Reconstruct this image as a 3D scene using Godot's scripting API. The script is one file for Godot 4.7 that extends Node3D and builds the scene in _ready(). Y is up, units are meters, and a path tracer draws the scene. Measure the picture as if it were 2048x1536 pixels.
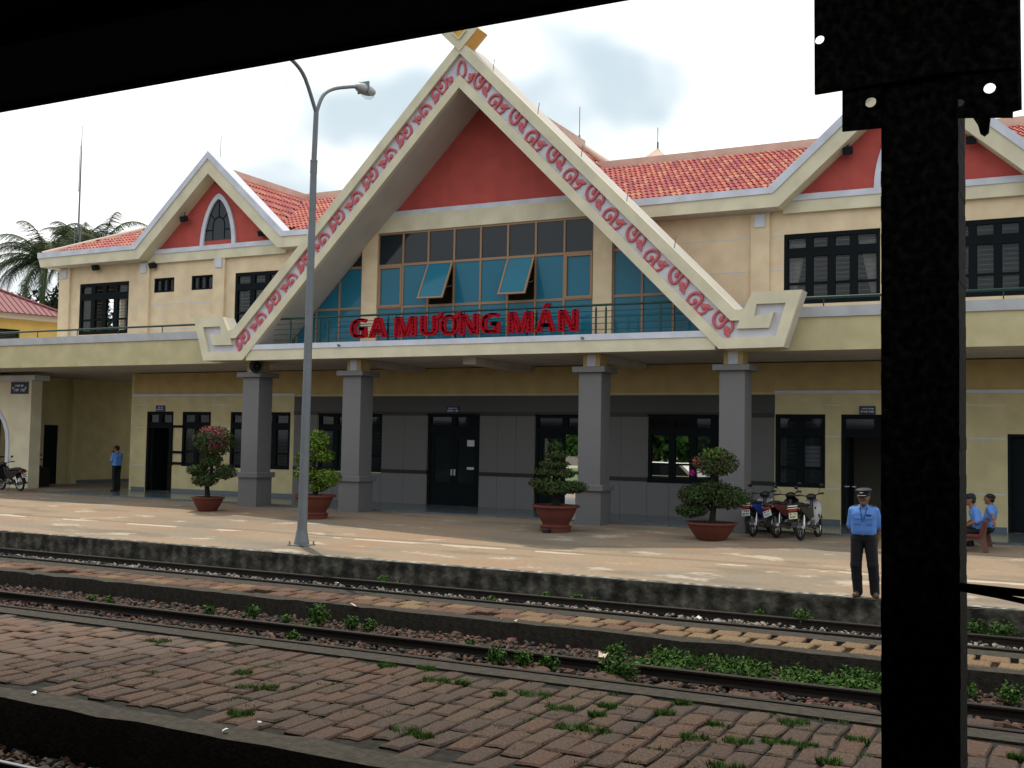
extends Node3D

# Station forecourt seen from a train. y = 0 is the tiled floor in front of the doors, z = 0 the front of the big gable, x = 0 its middle.
var rng := RandomNumberGenerator.new()
var M := {}
var T := {}
var taken := {}

# ---------------------------------------------------------------- naming
func nm(parent: Node, called: String) -> String:
	var k := str(parent.get_instance_id()) + called
	var n: int = taken.get(k, 0)
	taken[k] = n + 1
	return called if n == 0 else "%s_%03d" % [called, n]

func tag(o: Node, label := "", category := "", group := "", kind := "") -> Node:
	if label: o.set_meta("label", label)
	if category: o.set_meta("category", category)
	if group: o.set_meta("group", group)
	if kind: o.set_meta("kind", kind)
	return o

func thing(called: String, label: String, category: String, at := Vector3.ZERO, turn := 0.0, group := "") -> Node3D:
	var o := Node3D.new()
	o.name = nm(self, called)
	add_child(o, true)
	o.position = at
	o.rotation.y = turn
	tag(o, label, category, group)
	return o

func obj(called: String, st, mat: Material, parent: Node = self) -> MeshInstance3D:
	var o := MeshInstance3D.new()
	o.name = nm(parent, called)
	o.mesh = st.commit() if st is SurfaceTool else st
	o.material_override = mat
	parent.add_child(o, true)
	return o

func struct(called: String, st, mat: Material) -> MeshInstance3D:
	var o := obj(called, st, mat)
	o.set_meta("kind", "structure")
	return o

func many(called: String, mesh: Mesh, mat: Material, places: Array, colors: Array, parent: Node = self) -> MultiMeshInstance3D:
	var mm := MultiMesh.new()
	mm.transform_format = MultiMesh.TRANSFORM_3D
	mm.use_colors = colors.size() > 0
	mm.mesh = mesh
	mm.instance_count = places.size()
	for i in places.size():
		mm.set_instance_transform(i, places[i])
		if colors.size() > 0: mm.set_instance_color(i, colors[i])
	var o := MultiMeshInstance3D.new()
	o.name = nm(parent, called)
	o.multimesh = mm
	o.material_override = mat
	parent.add_child(o, true)
	o.set_meta("kind", "stuff")
	return o

# ---------------------------------------------------------------- shapes
func S() -> SurfaceTool:
	var s := SurfaceTool.new()
	s.begin(Mesh.PRIMITIVE_TRIANGLES)
	return s

func tri(s: SurfaceTool, a: Vector3, b: Vector3, c: Vector3) -> void:   # counter-clockwise seen from outside
	var n := (b - a).cross(c - a)
	if n.length_squared() < 1e-16: return
	n = n.normalized()
	s.set_normal(n); s.add_vertex(a)
	s.set_normal(n); s.add_vertex(c)
	s.set_normal(n); s.add_vertex(b)

func quad(s: SurfaceTool, a: Vector3, b: Vector3, c: Vector3, d: Vector3) -> void:
	tri(s, a, b, c)
	tri(s, a, c, d)

func tris(s: SurfaceTool, a: Vector3, b: Vector3, c: Vector3, na: Vector3, nb: Vector3, nc: Vector3) -> void:
	s.set_normal(na); s.add_vertex(a)
	s.set_normal(nc); s.add_vertex(c)
	s.set_normal(nb); s.add_vertex(b)

func hexa(s: SurfaceTool, p: Array) -> void:   # 0-3 bottom ring, 4-7 top ring, counter-clockwise from above
	quad(s, p[4], p[5], p[6], p[7])
	quad(s, p[3], p[2], p[1], p[0])
	for i in 4:
		var j := (i + 1) % 4
		quad(s, p[i], p[j], p[j + 4], p[i + 4])

func bx(s: SurfaceTool, x0: float, x1: float, y0: float, y1: float, z0: float, z1: float, t := Transform3D()) -> void:
	hexa(s, [t * Vector3(x0, y0, z1), t * Vector3(x1, y0, z1), t * Vector3(x1, y0, z0), t * Vector3(x0, y0, z0),
		t * Vector3(x0, y1, z1), t * Vector3(x1, y1, z1), t * Vector3(x1, y1, z0), t * Vector3(x0, y1, z0)])

func cbox(s: SurfaceTool, c: Vector3, size: Vector3, t := Transform3D()) -> void:
	var h := size / 2.0
	bx(s, c.x - h.x, c.x + h.x, c.y - h.y, c.y + h.y, c.z - h.z, c.z + h.z, t)

func bevel(s: SurfaceTool, c: Vector3, size: Vector3, b: float, t := Transform3D()) -> void:   # a box whose upper edges are chamfered
	var h := size / 2.0
	var r := []
	for k in 3:
		var y: float = [-h.y, h.y - b, h.y][k]
		var i: float = [0.0, 0.0, b][k]
		for q in [Vector2(-1, 1), Vector2(1, 1), Vector2(1, -1), Vector2(-1, -1)]:
			r.append(t * (c + Vector3(q.x * (h.x - i), y, q.y * (h.z - i))))
	quad(s, r[8], r[9], r[10], r[11])
	quad(s, r[3], r[2], r[1], r[0])
	for k in 2:
		for i in 4:
			var j := (i + 1) % 4
			quad(s, r[k * 4 + i], r[k * 4 + j], r[k * 4 + 4 + j], r[k * 4 + 4 + i])

func area2(p: PackedVector2Array) -> float:
	var a := 0.0
	for i in p.size():
		var q := p[(i + 1) % p.size()]
		a += p[i].x * q.y - q.x * p[i].y
	return a

func prism(s: SurfaceTool, pts: PackedVector2Array, z0: float, z1: float, t := Transform3D()) -> void:
	var p := pts.duplicate()
	if area2(p) < 0.0: p.reverse()
	var ix := Geometry2D.triangulate_polygon(p)
	for k in range(0, ix.size(), 3):
		var a := p[ix[k]]; var b := p[ix[k + 1]]; var c := p[ix[k + 2]]
		if (b - a).cross(c - a) < 0.0:
			var q := b; b = c; c = q
		tri(s, t * Vector3(a.x, a.y, z1), t * Vector3(b.x, b.y, z1), t * Vector3(c.x, c.y, z1))
		tri(s, t * Vector3(a.x, a.y, z0), t * Vector3(c.x, c.y, z0), t * Vector3(b.x, b.y, z0))
	for i in p.size():
		var a := p[i]; var b := p[(i + 1) % p.size()]
		quad(s, t * Vector3(a.x, a.y, z0), t * Vector3(b.x, b.y, z0), t * Vector3(b.x, b.y, z1), t * Vector3(a.x, a.y, z1))

func tube(s: SurfaceTool, pts: Array, radii, sides := 8, squash := Vector3.ONE, closed := false) -> void:
	var n := pts.size()
	var rings := []
	var nors := []
	var up := Vector3.UP
	for i in n:
		var a: Vector3 = pts[(i - 1 + n) % n] if closed else pts[max(i - 1, 0)]
		var b: Vector3 = pts[(i + 1) % n] if closed else pts[min(i + 1, n - 1)]
		var d := (b - a).normalized()
		if i == 0: up = Vector3.UP if absf(d.y) < 0.9 else Vector3.RIGHT
		var sx := up.cross(d).normalized()
		if sx.length() < 0.5: sx = Vector3.FORWARD.cross(d).normalized()
		up = d.cross(sx).normalized()
		var r: float = radii[i] if radii is Array else radii
		var ring := []
		var nor := []
		for k in sides:
			var w := TAU * k / sides
			var v := sx * cos(w) + up * sin(w)
			ring.append(pts[i] + v * r * squash)
			nor.append((v / squash).normalized())
		rings.append(ring); nors.append(nor)
	for i in (n if closed else n - 1):
		var i2 := (i + 1) % n
		for k in sides:
			var j := (k + 1) % sides
			tris(s, rings[i][k], rings[i][j], rings[i2][j], nors[i][k], nors[i][j], nors[i2][j])
			tris(s, rings[i][k], rings[i2][j], rings[i2][k], nors[i][k], nors[i2][j], nors[i2][k])
	if not closed:
		for k in range(1, sides - 1):
			tri(s, rings[0][0], rings[0][k + 1], rings[0][k])
			tri(s, rings[n - 1][0], rings[n - 1][k], rings[n - 1][k + 1])

func rod(s: SurfaceTool, a: Vector3, b: Vector3, r: float, sides := 6) -> void:
	tube(s, [a, b], r, sides)

func lathe(s: SurfaceTool, prof: Array, seg := 20, t := Transform3D()) -> void:   # Vector2(radius, height) from the bottom up
	var n := prof.size()
	for i in n - 1:
		var a: Vector2 = prof[i]; var b: Vector2 = prof[i + 1]
		var e := b - a
		if e.length() < 1e-6: continue
		var nn := Vector2(e.y, -e.x).normalized()
		for k in seg:
			var w0 := TAU * k / seg; var w1 := TAU * (k + 1) / seg
			var d0 := Vector3(cos(w0), 0, -sin(w0)); var d1 := Vector3(cos(w1), 0, -sin(w1))
			var p00 := d0 * a.x + Vector3.UP * a.y; var p10 := d1 * a.x + Vector3.UP * a.y
			var p11 := d1 * b.x + Vector3.UP * b.y; var p01 := d0 * b.x + Vector3.UP * b.y
			var n0 := (t.basis * (d0 * nn.x + Vector3.UP * nn.y)).normalized(); var n1 := (t.basis * (d1 * nn.x + Vector3.UP * nn.y)).normalized()
			if a.x > 1e-5: tris(s, t * p00, t * p10, t * p11, n0, n1, n1)
			if b.x > 1e-5: tris(s, t * p00, t * p11, t * p01, n0, n1, n0)

func ell(s: SurfaceTool, c: Vector3, r: Vector3, seg := 12, t := Transform3D()) -> void:
	var prof := []
	var k := seg / 2
	for i in k + 1:
		var w := -PI / 2 + PI * i / k
		prof.append(Vector2(maxf(cos(w), 0.0), sin(w)))
	for i in k:
		var a: Vector2 = prof[i]; var b: Vector2 = prof[i + 1]
		for j in seg:
			var w0 := TAU * j / seg; var w1 := TAU * (j + 1) / seg
			var q := [Vector3(cos(w0) * a.x, a.y, -sin(w0) * a.x), Vector3(cos(w1) * a.x, a.y, -sin(w1) * a.x), Vector3(cos(w1) * b.x, b.y, -sin(w1) * b.x), Vector3(cos(w0) * b.x, b.y, -sin(w0) * b.x)]
			var nn := []
			var pp := []
			for v in q:
				nn.append((t.basis * (v / r)).normalized())
				pp.append(t * (c + v * r))
			if i > 0: tris(s, pp[0], pp[1], pp[2], nn[0], nn[1], nn[2])
			if i < k - 1: tris(s, pp[0], pp[2], pp[3], nn[0], nn[2], nn[3])

# a wall with real openings: u along, v up, from w0 (back) to w1 (front); openings are [u0, u1, v0, v1]
func wall(s: SurfaceTool, u0: float, u1: float, v0: float, v1: float, w0: float, w1: float, holes: Array, t := Transform3D()) -> void:
	var us := [u0, u1]; var vs := [v0, v1]
	for h in holes:
		for u in [h[0], h[1]]:
			if u > u0 and u < u1 and not us.has(u): us.append(u)
		for v in [h[2], h[3]]:
			if v > v0 and v < v1 and not vs.has(v): vs.append(v)
	us.sort(); vs.sort()
	for i in us.size() - 1:
		for j in vs.size() - 1:
			var cu: float = (us[i] + us[i + 1]) / 2.0; var cv: float = (vs[j] + vs[j + 1]) / 2.0
			var open := false
			for h in holes:
				if cu > h[0] and cu < h[1] and cv > h[2] and cv < h[3]: open = true
			if open: continue
			var a := Vector2(us[i], vs[j]); var b := Vector2(us[i + 1], vs[j + 1])
			quad(s, t * Vector3(a.x, a.y, w1), t * Vector3(b.x, a.y, w1), t * Vector3(b.x, b.y, w1), t * Vector3(a.x, b.y, w1))
			quad(s, t * Vector3(b.x, a.y, w0), t * Vector3(a.x, a.y, w0), t * Vector3(a.x, b.y, w0), t * Vector3(b.x, b.y, w0))
	for h in holes:   # reveals
		var a := Vector2(maxf(h[0], u0), maxf(h[2], v0)); var b := Vector2(minf(h[1], u1), minf(h[3], v1))
		quad(s, t * Vector3(a.x, a.y, w1), t * Vector3(a.x, b.y, w1), t * Vector3(a.x, b.y, w0), t * Vector3(a.x, a.y, w0))
		quad(s, t * Vector3(b.x, a.y, w0), t * Vector3(b.x, b.y, w0), t * Vector3(b.x, b.y, w1), t * Vector3(b.x, a.y, w1))
		quad(s, t * Vector3(a.x, b.y, w1), t * Vector3(b.x, b.y, w1), t * Vector3(b.x, b.y, w0), t * Vector3(a.x, b.y, w0))
		quad(s, t * Vector3(a.x, a.y, w0), t * Vector3(b.x, a.y, w0), t * Vector3(b.x, a.y, w1), t * Vector3(a.x, a.y, w1))
	quad(s, t * Vector3(u0, v0, w0), t * Vector3(u0, v0, w1), t * Vector3(u0, v1, w1), t * Vector3(u0, v1, w0))
	quad(s, t * Vector3(u1, v0, w1), t * Vector3(u1, v0, w0), t * Vector3(u1, v1, w0), t * Vector3(u1, v1, w1))
	quad(s, t * Vector3(u0, v1, w1), t * Vector3(u1, v1, w1), t * Vector3(u1, v1, w0), t * Vector3(u0, v1, w0))

# ---------------------------------------------------------------- materials
func noise(sd: int, freq: float, oct := 4) -> FastNoiseLite:
	var n := FastNoiseLite.new()
	n.seed = sd
	n.noise_type = FastNoiseLite.TYPE_SIMPLEX_SMOOTH
	n.frequency = freq
	n.fractal_octaves = oct
	return n

func gray(sd: int, freq: float, oct: int, lo: float, hi: float, size := 512, speck := 0.0) -> ImageTexture:
	var d := noise(sd, freq, oct).get_seamless_image(size, size, false, false, 0.15).get_data()
	var r := RandomNumberGenerator.new()
	r.seed = sd
	for i in d.size():
		var v := lerpf(lo, hi, d[i] / 255.0)
		if speck > 0.0: v += r.randf_range(-speck, speck)
		d[i] = int(clampf(v, 0.0, 1.0) * 255.0)
	return ImageTexture.create_from_image(Image.create_from_data(size, size, false, Image.FORMAT_L8, d))

func mat(called: String, col: Color, rough := 0.8, tex: Texture2D = null, scale := 1.0, bump: Texture2D = null, bumpcm := 0.5) -> StandardMaterial3D:   # col is a real-world (linear) base colour
	var m := StandardMaterial3D.new()
	m.resource_name = called
	m.albedo_color = col.linear_to_srgb()
	m.roughness = rough
	m.metallic_specular = 0.4
	if tex or bump:
		m.uv1_triplanar = true
		m.uv1_world_triplanar = true
		m.uv1_scale = Vector3.ONE * scale
	if tex: m.albedo_texture = tex
	if bump:
		m.heightmap_enabled = true
		m.heightmap_texture = bump
		m.heightmap_scale = bumpcm
	M[called] = m
	return m

func metal(called: String, col: Color, rough := 0.35) -> StandardMaterial3D:
	var m := mat(called, col, rough)
	m.metallic = 1.0
	return m

func make_materials() -> void:
	T.stain = gray(3, 0.006, 5, 0.90, 1.0, 512, 0.02)
	T.streak = gray(4, 0.02, 4, 0.55, 1.0, 512, 0.04)
	T.grain = gray(5, 0.07, 4, 0.45, 1.0, 512, 0.12)
	T.granite = gray(6, 0.12, 3, 0.30, 1.0, 512, 0.2)
	T.dirt = gray(7, 0.015, 5, 0.15, 1.0, 512, 0.05)
	T.rough = gray(8, 0.05, 5, 0.0, 1.0, 512, 0.06)
	mat("peach", Color(0.74, 0.60, 0.41), 0.85, T.stain, 0.35)
	mat("cream", Color(0.67, 0.63, 0.47), 0.8, T.stain, 0.3)
	mat("yellow_wall", Color(0.58, 0.52, 0.30), 0.85, T.stain, 0.35)
	mat("parapet_yellow", Color(0.50, 0.45, 0.27), 0.85, T.stain, 0.35)
	mat("cap_grey", Color(0.43, 0.45, 0.48), 0.85, T.stain, 0.4)
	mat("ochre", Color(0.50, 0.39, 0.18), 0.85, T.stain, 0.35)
	mat("soffit", Color(0.52, 0.50, 0.46), 0.85, T.stain, 0.3)
	mat("white_trim", Color(0.60, 0.64, 0.74), 0.75, T.stain, 0.4)
	mat("panel_white", Color(0.60, 0.61, 0.68), 0.8, T.stain, 0.4)
	mat("red_wall", Color(0.48, 0.088, 0.075), 0.85, T.stain, 0.35)
	mat("ornament", Color(0.47, 0.11, 0.13), 0.7)
	mat("gold", Color(0.60, 0.34, 0.08), 0.7)
	mat("letter_red", Color(0.30, 0.008, 0.016), 0.8).metallic_specular = 0.15
	mat("granite", Color(0.35, 0.35, 0.37), 0.5, T.granite, 1.0)
	mat("granite_dark", Color(0.13, 0.13, 0.135), 0.5, T.granite, 2.0)
	mat("granite_pale", Color(0.27, 0.27, 0.275), 0.5, T.granite, 2.0)
	mat("black_stone", Color(0.012, 0.013, 0.014), 0.4)
	mat("frame_black", Color(0.007, 0.010, 0.012), 0.6).metallic_specular = 0.15
	mat("bronze", Color(0.30, 0.18, 0.10), 0.5)
	mat("railing_green", Color(0.012, 0.045, 0.038), 0.4)
	mat("bar_grey", Color(0.33, 0.35, 0.40), 0.5)
	mat("curtain", Color(0.62, 0.62, 0.58), 0.9)
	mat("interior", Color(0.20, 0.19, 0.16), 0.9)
	mat("tile_blue", Color(0.20, 0.25, 0.28), 0.18, T.grain, 0.6)
	mat("skirting", Color(0.10, 0.13, 0.16), 0.3)
	mat("ridge", Color(0.60, 0.46, 0.38), 0.85, T.stain, 0.5)
	mat("roof_under", Color(0.25, 0.10, 0.07), 0.9)
	mat("sign_blue", Color(0.010, 0.018, 0.075), 0.4)
	mat("sign_white", Color(0.45, 0.48, 0.55), 0.6)
	mat("black_plastic", Color(0.012, 0.012, 0.013), 0.35)
	mat("dark_steel", Color(0.045, 0.046, 0.040), 0.85, T.dirt, 3.0).metallic_specular = 0.2
	mat("canopy_black", Color(0.008, 0.009, 0.014), 0.9).metallic_specular = 0.1
	mat("galvanised", Color(0.16, 0.18, 0.20), 0.55, T.stain, 1.0)
	mat("lamp_grey", Color(0.35, 0.38, 0.40), 0.4)
	var g := mat("blue_glass", Color(0.020, 0.145, 0.225), 0.08)
	g.metallic_specular = 0.28
	g = mat("smoky_glass", Color(0.014, 0.022, 0.030), 0.06)
	g.metallic_specular = 0.36
	g = mat("pane", Color(0.02, 0.03, 0.035, 1), 0.05)
	g.transparency = BaseMaterial3D.TRANSPARENCY_ALPHA
	g.albedo_color.a = 0.3
	g.metallic_specular = 0.3
	g = mat("clear_glass", Color(0.5, 0.5, 0.5), 0.03)
	g.transparency = BaseMaterial3D.TRANSPARENCY_ALPHA
	g.albedo_color.a = 0.15
	var rt := mat("roof_tile", Color(1, 1, 1), 0.7)
	rt.vertex_color_use_as_albedo = true
	var vc := mat("skin_cloth", Color(1, 1, 1), 0.75)
	vc.vertex_color_use_as_albedo = true
	var lf := mat("leaf", Color(1, 1, 1), 0.75)
	lf.metallic_specular = 0.2
	lf.vertex_color_use_as_albedo = true
	lf.backlight_enabled = true
	lf.backlight = Color(0.04, 0.10, 0.02)
	var st := mat("stone_mm", Color(1, 1, 1), 0.85)
	st.vertex_color_use_as_albedo = true

# ---------------------------------------------------------------- sky
func make_sky() -> ImageTexture:
	var w := 1024; var h := 512
	var n1 := noise(21, 1.3, 5); var n2 := noise(22, 3.5, 4)
	var bytes := PackedFloat32Array()
	bytes.resize(w * h * 3)
	var blue := Color(0.52, 0.73, 0.88); var haze := Color(0.86, 0.93, 0.96); var white := Color(1.5, 1.52, 1.5); var greyc := Color(0.93, 1.0, 1.05)
	var at := 0
	for j in h:
		var th := PI * (j + 0.5) / h
		var y := cos(th); var r := sin(th)
		for i in w:
			var ph := TAU * (i + 0.5) / w
			var d := Vector3(sin(ph) * r, y, -cos(ph) * r)
			var c := haze
			if y > -0.02:
				var q := d / (absf(y) + 0.35) * 1.1
				var a := n1.get_noise_3d(q.x, q.y * 0.6, q.z)
				var b := n2.get_noise_3d(q.x, q.y, q.z)
				var cov := smoothstep(-0.42, -0.02, a + b * 0.25)
				c = haze.lerp(blue, clampf(y * 1.5, 0.0, 0.75))
				var cl := white.lerp(greyc, smoothstep(0.15, 0.5, b + a * 0.6) * 0.75)
				c = c.lerp(cl, cov)
			else:
				c = Color(0.30, 0.27, 0.23)
			bytes[at] = c.r; bytes[at + 1] = c.g; bytes[at + 2] = c.b
			at += 3
	return ImageTexture.create_from_image(Image.create_from_data(w, h, false, Image.FORMAT_RGBF, bytes.to_byte_array()))

func setup_view() -> void:
	var cam := Camera3D.new()
	cam.name = "camera"
	cam.fov = 38.508
	cam.near = 0.05
	cam.far = 2000.0
	cam.transform = Transform3D(Basis(Vector3.UP, deg_to_rad(27.241)) * Basis(Vector3.RIGHT, deg_to_rad(3.002)) * Basis(Vector3.BACK, deg_to_rad(1.013)), Vector3(15.21, 2.095, 26.0))
	add_child(cam)
	cam.current = true
	var we := WorldEnvironment.new()
	we.name = "world"
	var e := Environment.new()
	e.background_mode = Environment.BG_SKY
	var sky := Sky.new()
	var pm := PanoramaSkyMaterial.new()
	pm.panorama = make_sky()
	sky.sky_material = pm
	e.sky = sky
	e.background_energy_multiplier = 1.0
	e.tonemap_mode = Environment.TONE_MAPPER_LINEAR
	e.tonemap_exposure = 0.95
	e.sdfgi_enabled = true
	e.ssao_enabled = true
	e.ssil_enabled = true
	we.environment = e
	add_child(we)
	var sun := DirectionalLight3D.new()
	sun.name = "sun"
	sun.light_energy = 1.3
	sun.light_color = Color(1.0, 0.95, 0.86)
	sun.light_angular_distance = 0.6
	sun.shadow_enabled = true
	var to_sun := Vector3(-0.37, 1.0, -0.33).normalized()
	sun.transform = Transform3D(Basis.looking_at(-to_sun, Vector3.FORWARD), Vector3(0, 30, 0))
	add_child(sun)

func _ready() -> void:
	rng.seed = 7
	make_materials()
	setup_view()
	build_ground()
	build_station()
	build_surroundings()
	build_platform_things()
	build_people()
	build_near()

# ---------------------------------------------------------------- ground, platforms, tracks
const ALONG_X := Basis(Vector3(0, 0, -1), Vector3(0, 1, 0), Vector3(1, 0, 0))   # a profile drawn as (towards -z, up) and pulled along x

func py(z: float) -> float:   # the forecourt platform falls towards the tracks
	return lerpf(-0.03, -0.26, clampf((z + 1.5) / 9.6, 0.0, 1.0))

func stain_image() -> ImageTexture:   # concrete: tan, rusty red washes, pale patches drawn out along the platform
	var w := 2048; var h := 512
	var d := PackedByteArray()
	d.resize(w * h * 3)
	var a := noise(31, 1.0, 5); var b := noise(32, 1.0, 4); var c := noise(33, 1.0, 3); var g := noise(34, 1.0, 2)
	var r := RandomNumberGenerator.new()
	r.seed = 9
	var at := 0
	for j in h:
		var z := 9.6 * j / h
		for i in w:
			var x := 45.0 * i / w
			var n := a.get_noise_2d(x * 0.22, z * 0.5)
			var m := b.get_noise_2d(x * 0.42 + 50.0, z * 0.75)
			var k := c.get_noise_2d(x * 0.12 + 9.0, z * 0.3)
			var f := g.get_noise_2d(x * 6.0, z * 9.0)
			var col := Color(0.235, 0.180, 0.128).lerp(Color(0.18, 0.155, 0.122), smoothstep(-0.1, 0.45, k))
			col = col.lerp(Color(0.25, 0.145, 0.09), smoothstep(0.05, 0.5, n) * 0.5)
			col = col.lerp(Color(0.13, 0.105, 0.08), smoothstep(0.1, 0.5, -n) * 0.6)
			var pale := smoothstep(0.30, 0.60, m + f * 0.12) * 0.6
			if absf(z - 6.35 - 0.05 * sin(x)) < 0.13: col = col.lerp(Color(0.14, 0.11, 0.085), 0.6)      # a darker band along the platform
			elif z > 6.5 and z < 6.75 and m > 0.02: pale = maxf(pale, 0.8)
			col = col.lerp(Color(0.47, 0.42, 0.35), clampf(pale, 0.0, 1.0) * 0.85)
			var s := (1.0 + f * 0.12) * r.randf_range(0.93, 1.05)
			col = Color(col.r * s, col.g * s, col.b * s).linear_to_srgb()
			d[at] = int(clampf(col.r, 0, 1) * 255); d[at + 1] = int(clampf(col.g, 0, 1) * 255); d[at + 2] = int(clampf(col.b, 0, 1) * 255)
			at += 3
	return ImageTexture.create_from_image(Image.create_from_data(w, h, false, Image.FORMAT_RGB8, d))

func rock_mesh(sd: int) -> ArrayMesh:
	var r := RandomNumberGenerator.new()
	r.seed = sd
	var t := (1.0 + sqrt(5.0)) / 2.0
	var v := [Vector3(-1, t, 0), Vector3(1, t, 0), Vector3(-1, -t, 0), Vector3(1, -t, 0), Vector3(0, -1, t), Vector3(0, 1, t), Vector3(0, -1, -t), Vector3(0, 1, -t), Vector3(t, 0, -1), Vector3(t, 0, 1), Vector3(-t, 0, -1), Vector3(-t, 0, 1)]
	for i in 12: v[i] = v[i].normalized() * r.randf_range(0.34, 0.6) * Vector3(1.0, 0.7, 0.85)
	var f := [0, 11, 5, 0, 5, 1, 0, 1, 7, 0, 7, 10, 0, 10, 11, 1, 5, 9, 5, 11, 4, 11, 10, 2, 10, 7, 6, 7, 1, 8, 3, 9, 4, 3, 4, 2, 3, 2, 6, 3, 6, 8, 3, 8, 9, 4, 9, 5, 2, 4, 11, 6, 2, 10, 8, 6, 7, 9, 8, 1]
	var s := S()
	for i in range(0, 60, 3): tri(s, v[f[i]], v[f[i + 1]], v[f[i + 2]])
	return s.commit()

func paver_mesh(sd: int, lx: float, lz: float) -> ArrayMesh:   # a worn sett: crooked outline, chamfered, slightly domed
	var r := RandomNumberGenerator.new()
	r.seed = sd
	var ring := []
	for q in [Vector2(-1, 1), Vector2(0.05, 1), Vector2(1, 1), Vector2(1, -0.1), Vector2(1, -1), Vector2(-0.1, -1), Vector2(-1, -1), Vector2(-1, 0.1)]:
		ring.append(Vector2(q.x * lx / 2 + r.randf_range(-0.014, 0.014), q.y * lz / 2 + r.randf_range(-0.018, 0.018)))
	var s := S()
	var c := Vector3(r.randf_range(-0.03, 0.03), 0.004, r.randf_range(-0.03, 0.03))
	var hts := []
	for i in 8: hts.append(r.randf_range(-0.006, 0.003))
	for i in 8:
		var j := (i + 1) % 8
		var a: Vector2 = ring[i]; var b: Vector2 = ring[j]
		var ai := a * 0.88; var bi := b * 0.88
		var a0 := Vector3(a.x, -0.07, a.y); var b0 := Vector3(b.x, -0.07, b.y)
		var a1 := Vector3(a.x, -0.018, a.y); var b1 := Vector3(b.x, -0.018, b.y)
		var a2 := Vector3(ai.x, hts[i], ai.y); var b2 := Vector3(bi.x, hts[j], bi.y)
		quad(s, a0, b0, b1, a1)
		quad(s, a1, b1, b2, a2)
		tri(s, a2, b2, c)
	return s.commit()

func leaves(s: SurfaceTool, c: Vector3, r: Vector3, n: int, size: float, cols: Array, g: RandomNumberGenerator, shell := 0.35) -> void:   # leaf-sized faces through an ellipsoid
	for i in n:
		var d := Vector3(g.randfn(), g.randfn(), g.randfn()).normalized()
		var p := c + d * r * pow(g.randf(), shell)
		var a := Vector3(g.randfn(), g.randfn(), g.randfn()).normalized()
		var b := a.cross(d + Vector3(0.01, 0.5, 0)).normalized()
		var k := size * g.randf_range(0.6, 1.3)
		var col: Color = cols[g.randi() % cols.size()]
		var v := g.randf_range(0.7, 1.25)
		s.set_color(Color(col.r * v, col.g * v, col.b * v))
		var q := [p - a * k, p + b * k * 0.45, p + a * k, p - b * k * 0.45]
		tri(s, q[0], q[1], q[2])
		tri(s, q[0], q[2], q[3])

func blades(s: SurfaceTool, c: Vector3, rad: float, n: int, h: float, g: RandomNumberGenerator) -> void:
	for i in n:
		var w := g.randf() * TAU
		var p := c + Vector3(cos(w) * rad * 1.5, 0, sin(w) * rad) * sqrt(g.randf())
		var lean := Vector3(g.randfn() * 0.5, 1, g.randfn() * 0.5).normalized() * h * g.randf_range(0.5, 1.2)
		var sd := Vector3(cos(w), 0, sin(w)) * 0.007
		var v := g.randf_range(0.7, 1.3)
		s.set_color(Color(0.055 * v, 0.115 * v, 0.022 * v))
		tri(s, p - sd, p + sd, p + lean)

func rail_shape(y_top: float, z: float, x0: float, x1: float, head := true) -> SurfaceTool:
	var s := S()
	var b := y_top - 0.135
	var foot := PackedVector2Array([Vector2(-0.055, b), Vector2(0.055, b), Vector2(0.055, b + 0.012), Vector2(0.01, b + 0.03), Vector2(0.01, y_top - 0.04), Vector2(0.032, y_top - 0.03), Vector2(0.032, y_top - 0.005), Vector2(0.026, y_top), Vector2(-0.026, y_top), Vector2(-0.032, y_top - 0.005), Vector2(-0.032, y_top - 0.03), Vector2(-0.01, y_top - 0.04), Vector2(-0.01, b + 0.03), Vector2(-0.055, b + 0.012)])
	prism(s, foot, x0, x1, Transform3D(ALONG_X, Vector3(0, 0, z)))
	return s

func slab_x(s: SurfaceTool, z0: float, z1: float, y0: float, y1: float, x0 := -60.0, x1 := 45.0) -> void:
	bx(s, x0, x1, y0, y1, z0, z1)

func wavy_edge(s: SurfaceTool, z_in: float, z_out: float, y_top: float, y_bot: float, x0: float, x1: float, step: float, jag: float, g: RandomNumberGenerator) -> void:   # a worn concrete rim: top and face with a broken arris
	var px := x0
	var po := z_out; var pt := y_top; var pi := z_in
	while px < x1:
		var nx := px + step * g.randf_range(0.5, 1.5)
		var no := z_out - absf(g.randfn()) * jag; var nt := y_top - absf(g.randfn()) * jag * 0.5
		var ni := z_in + g.randfn() * jag * 1.5
		quad(s, Vector3(px, y_top, pi), Vector3(px, pt, po), Vector3(nx, nt, no), Vector3(nx, y_top, ni))
		quad(s, Vector3(px, y_bot, z_out + 0.01), Vector3(nx, y_bot, z_out + 0.01), Vector3(nx, nt, no), Vector3(px, pt, po))
		px = nx; po = no; pt = nt; pi = ni

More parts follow.
